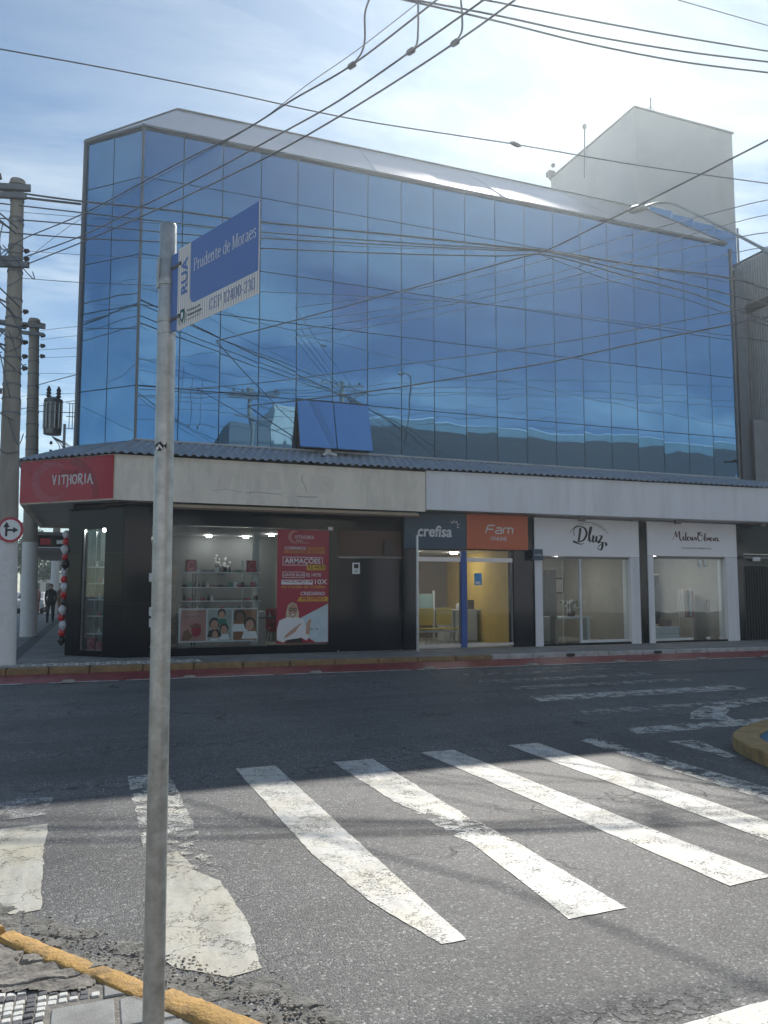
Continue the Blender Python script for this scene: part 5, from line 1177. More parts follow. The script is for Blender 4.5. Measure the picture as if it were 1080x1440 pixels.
ow = thing('side_awning', (-.9, 34, 3.6), 'dark shop awning further along the side street with small red and white sign', 'awning')
MB().box(-2.35, -.5, 31, 42, 3.05, 3.75).build('awning_box', M_TRIM, ow)
MB().box(-2.0, -.6, 30.9, 30.99, 3.15, 3.62).build('dark_panel', M_GRAN, ow)
pl = Plane2((-2.0,30.9,3.15), (1,0,0), (0,0,1)); flat('red_mark', pl, rect(.15,.12,.5,.36), M_SIGNRED, ow); flat('white_mark', pl, rect(.7,.16,1.2,.30), M_WPRINT, ow); flat('white_line', pl, rect(.0,.0,1.3,.04), M_WPRINT, ow)
def tree(x, y, h, r, label, seed):
    t = thing('tree', (x, y, 0), label, 'tree', None); rnd = random.Random(seed)
    m = MB().tube([(x,y,0),(x+.1,y,h*.35),(x-.05,y,h*.6)], [.22,.16,.10], 8)
    cs = [(x+rnd.gauss(0,r*.45), y+rnd.gauss(0,r*.4), h*.68+rnd.gauss(0,r*.32)) for _ in range(10)]
    for c in cs: m.tube([(x,y,h*.45), c], [.07,.02], 5)
    m.build('trunk', M_BARK, t); m = MB()
    for _ in range(2600):
        c = rnd.choice(cs); v = Vector((rnd.gauss(0,1), rnd.gauss(0,1), rnd.gauss(0,1))).normalized()*r*.42*rnd.random()**.4; p = Vector(c)+v
        a = Vector((rnd.uniform(-1,1), rnd.uniform(-1,1), rnd.uniform(-1,1))).normalized()*.13; b = a.orthogonal().normalized()*.08
        m.quad(p-a-b, p+a-b, p+a+b, p-a+b)
    m.build('crown', M_LEAF, t)
tree(-6.3, 84, 7.5, 2.4, 'green street tree at the end of the side street, nearer the corner', 1); tree(-9.0, 96, 8.5, 2.6, 'green street tree behind the white building', 2); tree(-4.6, 100, 7, 2.2, 'farthest green street tree, by the cream building', 3)
def car(x, y, mat, label, ang=0):
    t = thing('parked_car', (x, y, 0), label, 'car', 'cars down the side street'); L, W_, = 2.1, .87
    prof = [(-L,.35),(-L,.75),(-L*.93,.92),(-L*.62,1.0),(-L*.38,1.42),(L*.28,1.45),(L*.55,1.02),(L*.95,.88),(L,.65),(L,.35)]
    def side(s, k=1): return [(x+s*W_*k, y+a, z) for a, z in prof]
    m = MB(); a = side(-1); b = side(1); n = len(prof); m.v += a+b; m.f.append(tuple(range(n))); m.f.append(tuple(range(n, 2*n))[::-1]); m.m += [0,0]
    for k in range(n): m.f.append((k, n+k, n+(k+1)%n, (k+1)%n)); m.m.append(0)
    m.build('body', mat, t, bevel=.05)
    MB().quad((x-.68,y-L*.63,1.06),(x+.68,y-L*.63,1.06),(x+.60,y-L*.43,1.38),(x-.60,y-L*.43,1.38)).build('windscreen', M_CARG, t)
    for s in (-1, 1):
        MB().box(x+s*.65-.14, x+s*.65+.14, y-L-.015, y-L+.02, .62, .76).build('headlight', M_WPRINT, t)
        for q in (-1.3, 1.3): MB().tube([(x+s*.68,y+q,.32),(x+s*.90,y+q,.32)], .32, 14).build('wheel', M_TYRE, t)
    MB().box(x-.35, x+.35, y-L-.02, y-L+.01, .42, .52).build('grille', M_TYRE, t)
car(-3.9, 58, M_CARW, 'white car parked nearest at the kerb of the side street'); car(-4.1, 66, M_CARS, 'silver car parked behind the white one'); car(-4.3, 78, M_TRIM, 'dark grey car farthest down the side street')
def person(x, y, h, shirt, legs, label, stride=.12, hair=M_HAIR):
    t = thing('person', (x, y, 0), label, 'person'); s = h/1.7; me = bpy.data.meshes.new('body'); V = [(0,0,.92),(0,0,1.12),(0,-.01,1.38),(0,0,1.50),(0,-.01,1.62),(-.19,0,1.40),(-.215,.03,1.14),(-.20,-.07,.90),(.19,0,1.40),(.215,-.03,1.14),(.20,.07,.90),(-.10,0,.88),(-.11,-stride,.48),(-.11,-stride*.6,.06),(-.11,-stride*.6-.14,.03),(.10,0,.88),(.11,stride*.5,.48),(.11,stride*1.6,.08),(.11,stride*1.6-.13,.04)]
    Ed = [(0,1),(1,2),(2,3),(3,4),(2,5),(5,6),(6,7),(2,8),(8,9),(9,10),(0,11),(11,12),(12,13),(13,14),(0,15),(15,16),(16,17),(17,18)]
    rad = [.15,.145,.165,.06,.095,.07,.055,.04,.07,.055,.04,.115,.08,.055,.045,.115,.08,.055,.045]
    me.from_pydata([(a*s, b*s, c*s) for a, b, c in V], Ed, []); o = link('body', me, t, loc=(x, y, gz(0)))
    b = bmesh.new(); b.from_mesh(me); ly = b.verts.layers.skin.verify(); b.verts.ensure_lookup_table()
    for k, r in enumerate(rad): b.verts[k][ly].radius = (r*s, r*s)
    b.verts[0][ly].use_root = True; b.to_mesh(me); b.free(); o.modifiers.new('skin', 'SKIN')
    sb = o.modifiers.new('sub', 'SUBSURF'); sb.levels = 1; sb.render_levels = 1
    for mt in (shirt,): me.materials.append(mt)
    MB().blob((x, y+.015, gz(0)+1.665*s), (.095*s,.105*s,.105*s), 10).build('head_hair', hair, t); MB().blob((x, y-.035*s, gz(0)+1.62*s), (.078*s,.085*s,.10*s), 10).build('face', M_SKIN, t)
    for q in (-.205, .205): MB().blob((x+q*s, y-.07*s*(1 if q < 0 else -1), gz(0)+.86*s), (.035*s,.04*s,.065*s), 8).build('hand', M_SKIN, t)
    MB().box(x-.17*s, x+.17*s, y-.11*s, y+.11*s, gz(0)+.80*s, gz(0)+.96*s).build('shorts', legs, t, bevel=.03)
    return t

person(-1.75, 38, 1.68, M_BLACK, M_NAVY, 'person in dark clothes walking along the side street pavement beside the balloons')
person(-1.45, 43, 1.70, M_SKIND, M_BLACK, 'person in brown top standing near the dark side awning')
cy = thing('bicycle', (-3.1, 50, 0), 'bicycle ridden down the side street by a person in pink', 'bicycle')
for q in (-.5, .5): MB().tube([(-3.1, 50+q+.33*math.cos(R(a)), .34+.33*math.sin(R(a))) for a in range(0, 361, 30)], .02, 5).build('wheel', M_TYRE, cy)
MB().tube([(-3.1,49.5,.34),(-3.1,49.65,.95),(-3.1,50.2,.9),(-3.1,50.5,.34),(-3.1,50.05,.34),(-3.1,49.65,.85)], .018, 5).build('frame', M_PRED, cy)
MB().tube([(-3.35,49.6,1.0),(-2.85,49.6,1.0)], .015, 5).build('handlebar', M_TRIM, cy)
pp = person(-3.1, 50.15, 1.65, M_PINK, M_NAVY, 'person in pink top riding a bicycle past the parked cars', stride=.2)
# ------------------------------------------------------------------ utility poles
def upole(bx, by, z0, top, r0, r1, zwhite, label, lean=(0,0)):
    t = thing('utility_pole', (bx, by, z0), label, 'utility pole')
    def c(z): k = (z-z0)/(top-z0); return Vector((bx+lean[0]*k, by+lean[1]*k, z))
    def r(z): return r0+(r1-r0)*(z-z0)/(top-z0)
    MB().tube([c(z0), c(zwhite)], [r(z0)+.003, r(zwhite)+.003], 28).build('painted_base', M_PWHITE, t, smooth=True)
    MB().tube([c(zwhite-.01), c(top)], [r(zwhite), r(top)], 28).build('shaft', M_POLE, t, smooth=True)
    MB().tube([c(top)+Vector((0,0,.001)), c(top)+Vector((0,0,.12))], [r(top)+.05, r(top)+.02], 16).build('pole_cap', M_POLE, t)
    return t, c, r
def band(t, c, r, z, n=1):
    for k in range(n): MB().tube([c(z+k*.1), c(z+k*.1+.04)], r(z)+.012, 16).build('clamp_band', M_STEEL, t)
def insul(t, p, up=Vector((0,0,1)), s=1.0):
    p = Vector(p); MB().lathe(p, [(.012*s,0),(.012*s,.05*s),(.06*s,.055*s),(.055*s,.09*s),(.035*s,.10*s),(.05*s,.105*s),(.045*s,.14*s),(.02*s,.16*s)], 10, axis=up).build('insulator', M_INS, t)
p1b = on_z(5, 935, .13); p1t = at(26, 268, 15.75)
t1, c1, r1 = upole(p1b.x, p1b.y, .13, p1t.z, .225, .125, 2.62, 'tall weathered concrete utility pole with whitewashed base, nearest the camera on the left corner', lean=((p1t.x-p1b.x), 0))
def arm(t, c, z, dx0, dx1, dy=0.0, s=.05, off=-.17, name='crossarm', mat=M_STEEL):
    a = c(z); d = Vector((.98, dy, 0)).normalized(); m = MB(); p0 = a+d*dx0+Vector((0,off,0)); p1 = a+d*dx1+Vector((0,off,0)); mid = (p0+p1)/2
    m.obox(mid, (p1-p0)/2, Vector((0,s,0)), Vector((0,0,s*1.1))); m.build(name, mat, t); return p0, p1
top = p1t.z
arm(t1, c1, top-.12, -2.2, .28, -.25, .055); arm(t1, c1, top-.30, -2.2, .2, -.25, .05, name='crossarm'); arm(t1, c1, top-1.78, -2.4, .3, -.3, .05); arm(t1, c1, top-1.66, -2.2, .1, -.3, .045)
for z in (top-.35, top-.75, top-.85, top-1.35, top-1.9, top-2.5, top-2.9, top-3.35, top-3.75, top-4.05, top-4.3, top-4.6, top-4.9): band(t1, c1, r1, z)
for a, b in (((-1.4,-.3),(-.1,-1.0)),((-1.6,-2.0),(-.1,-2.6)),((-1.9,-3.0),(-.12,-3.5)),((-2.0,-1.2),(-.1,-1.8))):
    MB().tube([c1(top+a[1])+Vector((a[0],-.1,0)), c1(top+b[1])+Vector((b[0],-.12,0))], .022, 6).build('brace', M_STEEL, t1)
for dx, z in ((-.45,-1.60),(-.9,-1.60),(-1.4,-1.6),(-.35,-.05),(-1.0,-.05)): insul(t1, c1(top+z)+Vector((dx,-.17,0)), s=1.2)
for z in (-2.75,-3.05,-3.4,-3.7,-3.95,-1.45,-1.62): insul(t1, c1(top+z)+Vector((r1(top+z),-.10,0)), up=Vector((.8,-.3,.1)).normalized(), s=.9)
for z in (-3.0,-3.4,-3.75,-4.6,-5.2,-5.5): insul(t1, c1(top+z)+Vector((-.45,-.15,0)), up=Vector((-.9,-.2,.2)).normalized(), s=1.1)
MB().obox(c1(top-4.45)+Vector((-.45,-.1,0)), (.28,0,0), (0,.05,0), (0,0,.05)).build('bracket', M_STEEL, t1)
MB().obox(c1(top-4.4)+Vector((-.42,-.1,-.2)), (.04,0,0), (0,.05,0), (0,0,.32)).build('bracket', M_STEEL, t1)
rnd = random.Random(11)
for k in range(16):                                       # tangled jumper wires clinging to the shaft
    z = top-rnd.choice([.9,1.4,1.7,2.7,3.2,3.7,4.3,4.8,5.0]); a = c1(z)+Vector((-.5*rnd.random(),-.18,0)); b = c1(z-rnd.uniform(.3,1.0))+Vector((rnd.uniform(-.4,.35),-.2,0)); mid = (a+b)/2+Vector((rnd.uniform(-.3,.3),-.15,-rnd.uniform(.1,.5)))
    MB().tube(spline([a, mid, b], 6), .011, 5).build('jumper_wire', M_WIRE, t1)
p2b = on_z(40, 895, .13); p2t = at(48.5, 455, p2b.y*_ch+p2b.x*_sh)
t2p, c2, r2 = upole(p2b.x, p2b.y, .13, p2t.z, .26, .15, 3.15, 'second concrete utility pole with transformer, behind and right of the nearest one', lean=(p2t.x-p2b.x, 0)); top2 = p2t.z
arm(t2p, c2, top2-.15, -3.2, .35, 0, .06); arm(t2p, c2, top2-.42, -3.2, .3, 0, .05)
for k in range(14): band(t2p, c2, r2, top2-.5-k*.42)
for z in (-.1,-.45,-.8,-1.15): insul(t2p, c2(top2+z)+Vector((r2(top2),-.1,0)), up=Vector((.9,-.2,.1)).normalized(), s=1.3)
tx = thing('transformer', c2(top2-3.0)+Vector((.75,-.1,0)), 'grey pole transformer with brown bushings and cage, hung on the second utility pole', 'transformer')
q = c2(top2-3.0)+Vector((.62,-.1,0)); MB().lathe(q+Vector((0,0,-.75)), [(.05,0),(.27,.03),(.28,.2),(.28,1.1),(.30,1.12),(.28,1.2),(.1,1.28)], 20).build('tank', M_TRIM, tx, smooth=True)
for k in range(6): a = R(200+k*28); MB().box(q.x+.29*math.cos(a)-.02, q.x+.29*math.cos(a)+.02, q.y+.29*math.sin(a)-.05, q.y+.29*math.sin(a)+.05, q.z-.55, q.z+.3).build('cooling_fin', M_GALV, tx)
for dx in (-.15, .15): MB().lathe(q+Vector((dx,0,.5)), [(.04,0),(.09,.06),(.05,.1),(.09,.16),(.05,.2),(.08,.26),(.02,.4)], 10).build('bushing', M_INS, tx)
cg = MB(); 
for k in range(5): x = q.x+.5+k*.10; cg.tube([(x,q.y-.1,q.z-.5),(x,q.y-.1,q.z+.35)], .012, 4)
for z in (-.5,-.1,.35): cg.tube([(q.x+.4,q.y-.1,q.z+z),(q.x+.92,q.y-.1,q.z+z)], .012, 4)
cg.build('cage', M_STEEL, tx)
for k in range(5): insul(tx, q+Vector((-.02,-.1,-1.1-k*.28)), s=.9)
for k in range(5):
    MB().tube(spline([q+Vector((0,-.1,-.8)), q+Vector((.25+.1*k,-.15,-1.2)), q+Vector((.1*k,-.1,-1.9)), c2(top2-5.6)+Vector((.5,-.1,0))], 6), .014, 5).build('drop_wire', M_WIRE, tx)
tx2 = MB().lathe(c2(top2-3.1)+Vector((-.62,-.1,-.6)), [(.04,0),(.28,.03),(.28,1.0),(.1,1.1)], 16).build('transformer', M_GALV, None, smooth=True); tag(tx2, 'grey cylindrical transformer tank between the two left utility poles', 'transformer')
p3b = on_z(75.5, 863, .13)
t3p, c3, r3 = upole(p3b.x, p3b.y, .13, 8.2, .27, .18, 3.4, 'distant third utility pole with whitewashed base far along the side pavement')
for k in range(5): band(t3p, c3, r3, 4.2+k*.5)
MB().obox(c3(6.4)+Vector((-.3,-.3,0)), (.35,0,0), (0,.3,0), (0,0,.7)).build('equipment_box', M_TRIM, t3p)
arm(t3p, c3, 5.6, -2.5, .3, 0, .06)
# turn sign strapped on the first pole
tsp = at(14.5, 745, c1(2.8).y*_ch+c1(2.8).x*_sh-.24); ts = thing('turn_sign', tsp, 'round white traffic sign with red ring and two black arrows on the nearest utility pole', 'traffic sign')
vn = Vector((-.30, -.95, 0)).normalized(); vx = Vector((0,0,1)).cross(vn).normalized()*1.0
tsp = Vector((tsp.x, tsp.y, tsp.z)); TP = Plane2(tsp, vx if vx.x > 0 else -vx, (0,0,1))
if TP.n.y > 0: TP.n = -TP.n
flat('disc', TP, ell(0,0,.255,.255,32), M_SIGNRED, ts, 0, thick=.012); flat('white_face', TP, ell(0,0,.205,.205,32), M_SWHITE, ts, .003)
m = MB(); ribbon(m, TP, [(-.075,-.13),(-.075,.05)], .045, .006); ribbon(m, TP, [(-.075,-.03),(-.04,-.005),(.06,-.005)], .04, .006)
m.quad(*[TP.p(x,y,.006) for x, y in [(-.075,.165),(-.14,.05),(-.01,.05)]]); m.quad(*[TP.p(x,y,.006) for x, y in [(.165,-.005),(.055,.055),(.055,-.065)]]); m.build('arrows', M_BLACK, ts)
MB().tube([c1(tsp.z-.05), c1(tsp.z-.02)], r1(tsp.z)+.02, 20).build('strap', M_STEEL, ts)
# ------------------------------------------------------------------ wires
def wire(pts, Y0, Y1, r, label, mat=M_WIRE, ext=(0, 0), cat='cable', group='overhead cables', sag=None, nseg=6):
    """overhead cable through seen points; inverse depth runs evenly from Y0 to Y1, ends prolonged by ext metres"""
    L = [0]; 
    for a, b in zip(pts, pts[1:]): L.append(L[-1]+math.hypot(b[0]-a[0], b[1]-a[1]))
    P = [at(px, py, 1/((1/Y0)*(1-l/L[-1])+(1/Y1)*l/L[-1])) for (px, py), l in zip(pts, L)]
    P = spline(P, nseg) if len(P) > 2 else P
    def prolong(a, b, L):
        d = (b-a).normalized(); o = []; p = b.copy()
        for k in range(6):
            d = (d+Vector((0, 0, -d.z*.28))).normalized(); p = p+d*L/6; o.append(p.copy())
        return o
    if ext[0]: P = prolong(P[1], P[0], ext[0])[::-1]+P
    if ext[1]: P = P+prolong(P[-2], P[-1], ext[1])
    o = MB().tube(P, r*.82, 6).build('overhead_cable', mat, smooth=True); return tag(o, label, cat, group), P
wire([(0,69),(160,98),(320,130),(500,168),(725,203),(900,233),(1080,258)], 12.5, 15, .014, 'single thin cable crossing the whole sky from upper left over the roof edge', ext=(20,20))
sp_ = at(725, 203, 13.9); o = MB().tube([sp_+Vector((-.12,0,.01)), sp_+Vector((-.05,0,.01)), sp_+Vector((.05,0,-.01)), sp_+Vector((.12,0,-.01))], [.02,.04,.04,.02], 8).build('cable_splice', M_STEEL); tag(o, 'small grey splice on the single cable above the roof edge', 'cable splice')
wire([(683,0),(800,23),(940,49),(1080,72)], 9, 11, .014, 'uppermost of the three cables falling from top centre to the right edge', ext=(8,25))
wire([(589,1),(700,22),(830,50),(960,72),(1080,87)], 9, 11, .015, 'middle of the three cables falling from top centre to the right edge', ext=(8,25))
wire([(570,0),(700,30),(830,62),(960,87),(1080,102)], 9, 11, .015, 'lowest of the three cables falling from top centre to the right edge', ext=(8,25))
wire([(954,0),(1080,36)], 12, 14, .010, 'very thin wire across the top right corner of the sky', ext=(10,20))
Y1p = 15.5
_, A1 = wire([(614,0),(497,90),(412,140),(340,185),(240,235),(118,300),(33,336),(0,358)], 7.5, Y1p+.3, .013, 'upper of three diagonal cables from the picture top to the nearest utility pole', ext=(9,4))
_, A2 = wire([(680,0),(578,72),(479,140),(400,185),(290,245),(200,290),(112,333),(33,362)], 7.5, Y1p, .014, 'middle of three diagonal cables from the picture top to the nearest utility pole', ext=(9,0))
_, A3 = wire([(724,0),(640,60),(516,140),(400,208),(300,258),(200,304),(112,342),(34,373)], 7.5, Y1p, .014, 'lower of three diagonal cables from the picture top to the nearest utility pole', ext=(9,0))
wire([(589,3),(500,72),(431,120),(350,180),(240,240),(118,305)], 7.6, 14.5, .006, 'thin messenger wire close beside the upper diagonal cable', ext=(8,4))
for k, (pts, Y, l) in enumerate([([(519,0),(513,20),(513,55),(508,75),(495,92)],8.6,'left'),([(588,0),(588,40),(586,62),(578,72)],8.3,'middle'),([(648,0),(650,25),(649,45),(640,60)],8.2,'right')]):
    t = thing('jumper_loop', at(*pts[-1], Y), 'jumper loop with dark clamp at the top of the picture, %s of three' % l, 'jumper cable', 'jumper loops at the top'); 
    P = spline([at(a, b, Y) for a, b in pts], 6); P = [P[0]+Vector((0,0,1.2))]+P; MB().tube(P, .012, 6).build('loop_wire', M_WIRE, t, smooth=True)
    e = P[-1]; dirs = (at(pts[-1][0]-12, pts[-1][1]+8, Y+.2)-at(pts[-1][0]+12, pts[-1][1]-8, Y-.2)).normalized(); MB().tube([e-dirs*.09, e-dirs*.06, e+dirs*.06, e+dirs*.09], [.015,.035,.035,.015], 8).build('clamp', M_STEEL, t)
YR = 14.0
wire([(0,267),(25,271),(114,283),(240,296),(364,312),(560,331),(700,346),(780,354),(900,374),(1025,391),(1080,407)], Y1p, YR, .024, 'thickest black cable bundle, from the nearest pole top across the glass', ext=(15,20))
wire([(0,274),(60,281),(114,287)], Y1p, Y1p, .03, 'short thick bundle just under the thickest one at the nearest pole top', ext=(15,0))
wire([(0,286),(114,299),(222,311),(364,326),(560,341),(700,349),(775,352)], Y1p, YR+.8, .017, 'second bundle below the thickest one, meeting it right of centre', ext=(15,0))
wire([(0,307),(114,316),(267,330),(364,335),(560,345),(700,352),(771,355),(870,378),(960,398),(1080,428)], Y1p, YR+.1, .016, 'third cable below the thick bundle, dropping again toward the right edge', ext=(15,20))
wire([(0,326),(114,335),(267,342),(364,349),(560,357),(700,360),(771,359),(880,388),(980,415),(1080,452)], Y1p, YR+.2, .017, 'fourth cable below the thick bundle, lowest of the group at the sign', ext=(15,20))
wire([(755,356),(860,395),(960,420),(1025,442),(1080,458)], 14.6, YR, .010, 'thin cable leaving the bundle right of centre, steepest to the right edge', ext=(0,20))
wire([(0,296),(110,305),(300,322),(480,345),(700,352)], Y1p+1, YR+1, .007, 'thin wire between the second and third cables at the left', ext=(15,0))
wire([(0,350),(110,358),(230,364)], Y1p+1, Y1p, .006, 'faint thin wire crossing the left sky below the bundles', ext=(15,0))
wire([(30,391),(110,397),(222,402),(364,410),(517,417),(700,430),(860,450),(1080,480)], Y1p, YR, .008, 'thin wire from the pole crossarm across the middle of the glass', ext=(0,20))
for k, (pts, l) in enumerate([([(57,465),(110,459),(250,448),(400,434),(540,415),(720,378),(900,327),(1037,291),(1080,281)],'highest'),([(57,478),(110,472),(250,463),(400,452),(540,436),(720,400),(900,350),(1037,312),(1080,302)],'second'),([(57,492),(110,489),(250,480),(400,466),(560,442),(720,410),(900,364),(1037,334),(1080,327)],'third'),([(57,503),(110,501),(250,492),(400,476),(560,453),(720,421),(902,387),(1036,355),(1080,347)],'lowest')]):
    wire(pts, 26, 12.5, .0085 if k % 2 else .010, 'pale aluminium wire rising from the second pole to the right edge, %s of four' % l, M_WIREL, ext=(0,20))
wire([(40,545),(111,526),(222,500),(364,464),(500,427),(630,391),(730,363),(771,351),(859,308),(960,258),(1080,197)], 25, 10, .016, 'steep dark cable from the second pole through the bundle to the upper right', ext=(0,20))
wire([(38,578),(130,581),(222,580),(364,569),(517,551),(640,532),(760,512),(900,482),(1080,446)], 24, 12, .017, 'dark cable from the transformer across the lower glass, lowest of the rising ones', ext=(0,20))
wire([(200,552),(360,539),(517,519),(640,503),(760,486),(918,459),(1080,427)], 19, 12, .011, 'thinner dark cable just above the lowest rising one', ext=(6,20))
wire([(55,525),(110,526),(200,531),(300,540)], 25, 20, .008, 'level thin wire leaving the second pole behind the corner', ext=(0,0))
wire([(0,560),(60,555),(110,553)], 16, 20, .006, 'faint wire at the left edge beside the transformer', ext=(10,0))
wire([(760,352),(790,357),(830,365)], 14.4, 14.2, .032, 'knot of pale bundled cables where the lines meet on the glass', M_WIREL)
# cables to the left of the first pole
for k, (a, b, r) in enumerate([((0,300),(26,322),.018),((0,310),(24,330),.02),((0,405),(28,432),.018),((0,424),(24,448),.018),((0,455),(36,462),.03),((0,466),(20,480),.014),((0,500),(22,520),.013)]):
    o, _ = wire([a, b], 14.6, Y1p, r, ['','','','','','',''][k] or 'slanting cable at the left edge ending on the nearest pole, number of strands one', ext=(8,0)); o['label'] = ['upper thin slanting cable at the left edge by the pole top','slanting cable just under the upper one by the pole top','slanting cable at the left edge under the crossarm, upper','slanting cable at the left edge under the crossarm, lower','thick level cable behind the nearest pole at second pole height','thin slanting cable below the thick level one','lowest slanting cable at the left edge near the transformer'][k]
# ------------------------------------------------------------------ street lamp
sl = thing('street_lamp', (11.2, 9.0, .13), 'street lamp on a long curved grey arm reaching in from the right edge', 'street lamp')
h0 = at(884, 297, 15.0); h1 = at(906, 291, 14.9); e1 = at(929, 285, 14.8); e2 = at(960, 292, 14.6); e3 = at(1080, 354, 13.3); e4 = Vector((11.2, 9.0, 6.6))
MB().tube(spline([h1, e1, e2, e3, e4], 8), [.022]*8+[.024]*8+[.027]*8+[.04]*9, 10).build('arm', M_GALV, sl, smooth=True)
dd = (h1-h0).normalized(); MB().tube([h0, h0+dd*.08, h0+dd*.30, h1+dd*.02], [.035,.08,.07,.03], 12).build('lamp_head', M_GALV, sl, smooth=True)
MB().tube([(11.2,9,.13),(11.2,9,7.0)], [.10,.07], 14).build('pole', M_GALV, sl, smooth=True)
# ------------------------------------------------------------------ roof antennas, cameras
def mast(px, py0, py1, d, label, ball=True):
    a = on_d(px, py1, d); b = on_d(px, py0, d); t = thing('rooftop_mast', a, label, 'mast'); MB().tube([a, b], .022, 6).build('mast_tube', M_STEEL, t)
    if ball: MB().blob(b, (.07,.07,.10), 10).build('beacon', M_TRIM, t)
    else:
        for s in (-1, 1): MB().tube([b+Vector((0,0,-.25)), (a.x+s*.25, d, a.z)], .012, 4).build('guy_wire', M_STEEL, t)
        MB().blob(b, (.03,.03,.08), 6).build('lightning_tip', M_STEEL, t)
mast(822, 178, 250, 19.95, 'slim mast with small ball rising from the parapet before the tower'); mast(915, 140, 158, 20.4, 'short lightning rod with guy wires on top of the tower', ball=False)
p = Vector((16.43, 24.95, 17.88)); t = thing('roof_camera', p, 'small dark device on the far left corner of the tower roof', 'camera'); MB().box(16.3,16.62,24.75,25.05,17.88,18.12).build('housing', M_TRIM, t, bevel=.05); MB().blob((16.45,24.7,18.25), .09, 8).build('dome', M_TRIM, t)
p = on_d(461, 638, GD-.25); t = thing('security_camera', p, 'small white twin security camera on the corrugated canopy sheets', 'camera')
MB().box(p.x-.07, p.x+.07, GD-.3, GD-.2, p.z-.02, p.z+.12).build('housing', M_WPRINT, t, bevel=.01)
for s in (-1, 1): MB().tube([(p.x+s*.03, GD-.3, p.z), (p.x+s*.16, GD-.45, p.z-.06)], .035, 8).build('camera_head', M_WPRINT, t)
MB().tube([(p.x-.1,GD-.3,p.z-.05),(p.x-.5,GD-.75,p.z-.28)], .02, 6).build('cable', M_BLACK, t)
o = MB().obox((CE.x-.25, CE.y+.05, 5.30), (.03,0,.0), (0,.03,0), (0,0,.30)).build('steel_stay', M_TRIM); o.rotation_euler = (0,0,0); tag(o, 'short dark stay at the left foot of the glass corner', 'stay')
p = on_d(1036, 648, 18.4); t = thing('security_camera', p, 'tiny dark camera at the lower right corner of the glass', 'camera'); MB().tube([(p.x-.18,18.3,p.z),(p.x+.02,18.42,p.z)], .03, 8).build('camera_head', M_BLACK, t); MB().box(p.x+.0,p.x+.05,18.43,18.5,p.z-.04,p.z+.04).build('mount', M_BLACK, t)
# ------------------------------------------------------------------ balloons at the corner
bc = thing('balloon_column', (SE.x-.2, SE.y+.3, .15), 'column of red, white and black balloons at the shop corner', 'balloons')
rnd = random.Random(3)
for k in range(15):
    z = .45+k*.175; mt = [M_BKB, M_REDB, M_WHB, M_REDB, M_WHB][k % 5]; x = SE.x-.10+rnd.uniform(-.03,.03)
    m = MB().lathe((x, SE.y+.15+rnd.uniform(-.1,.1), z-.12), [(.008,0),(.015,.015),(.05,.05),(.085,.11),(.09,.15),(.07,.20),(.03,.235),(.002,.24)], 14)
    m.build('balloon', mt, bc, smooth=True)
# white bows hanging at the optician window edge
for k, (py, l) in enumerate([(812,'upper'),(860,'middle'),(876,'lower')]):
    p = on_d(213.5, py, 18.15); o = MB().box(p.x-.06, p.x+.05, 18.16, 18.19, p.z-.10, p.z+.10).build('window_sticker', M_WPRINT, None, bevel=.01); tag(o, '%s white sticker on the black column beside the signpost' % l, 'sticker')
# ------------------------------------------------------------------ street sign on its post, nearest thing
PB = at(218, 1440, 2.42); PT = at(237, 316, 2.42)
k = (PT.x-PB.x)/(PT.z-PB.z), (PT.y-PB.y)/(PT.z-PB.z)
k = (k[0]*.75, k[1]*.75)
def pc(z): return Vector((PT.x+k[0]*(z-PT.z), PT.y+k[1]*(z-PT.z), z))
sg = thing('street_sign', pc(NZ), 'galvanised steel post carrying the blue and white street name blade', 'street sign')
zj = at(237, 470, 2.42).z
MB().tube([pc(NZ-.02), pc(zj)], [.0325,.0290], 32).build('post', M_GALV, sg, smooth=True)
MB().tube([pc(zj), pc(zj+.002), pc(PT.z-.004), pc(PT.z)], [.0283,.0283,.0268,.0245], 32).build('post_top', M_GALV, sg, smooth=True)
MB().tube([pc(zj-.004), pc(zj+.006)], .0305, 32).build('collar', M_GALV, sg, smooth=True)
# bracket strips
bz0, bz1 = at(237,455,2.42).z, at(237,352,2.42).z
BL0, BL1 = at(248.5, 468, 2.37), at(248.5, 354, 2.37); Yr = 2.06
BR0, BR1 = at(363, 409, Yr), at(363, 279, Yr)
zb = (BL0.z+BR0.z)/2; 
ex = (Vector((BR0.x,BR0.y,0))-Vector((BL0.x,BL0.y,0))); BWd = ex.length; ex.normalize(); bh = ((BL1.z-BL0.z)+(BR1.z-BR0.z))/2; z0s = (BL0.z+BR0.z)/2
SP = Plane2((BL0.x, BL0.y, z0s), ex, (0,0,1))
toward = Vector((0,0,0))-Vector((BL0.x, BL0.y, 0))
if SP.n.dot(toward) < 0: SP.n = -SP.n
m = MB(); c = SP.p(BWd/2, bh/2, -.0015); m.obox(c, ex*BWd/2, SP.n*.0014, (0,0,bh/2)); bladeo = m.build('blade', M_SWHITE, sg)
bw = BWd
def corner(x0, y0, x1, y1, r): return [(x1,y0),(x1,y1),(x0,y1)]+[(x0+r-r*math.cos(R(a)), y0+r-r*math.sin(R(a))) for a in range(0,91,10)]
flat('blue_field', SP, corner(bw*.175, bh*.245, bw-.0005, bh-.0005, .028), M_BLUE, sg, .0006)
text('RUA', SP, bw*.135, bh*.40, .052, M_BLUE, sg, off=.001, rot=90, width=bh*.44*1.0, bold=.03)
SER = {}
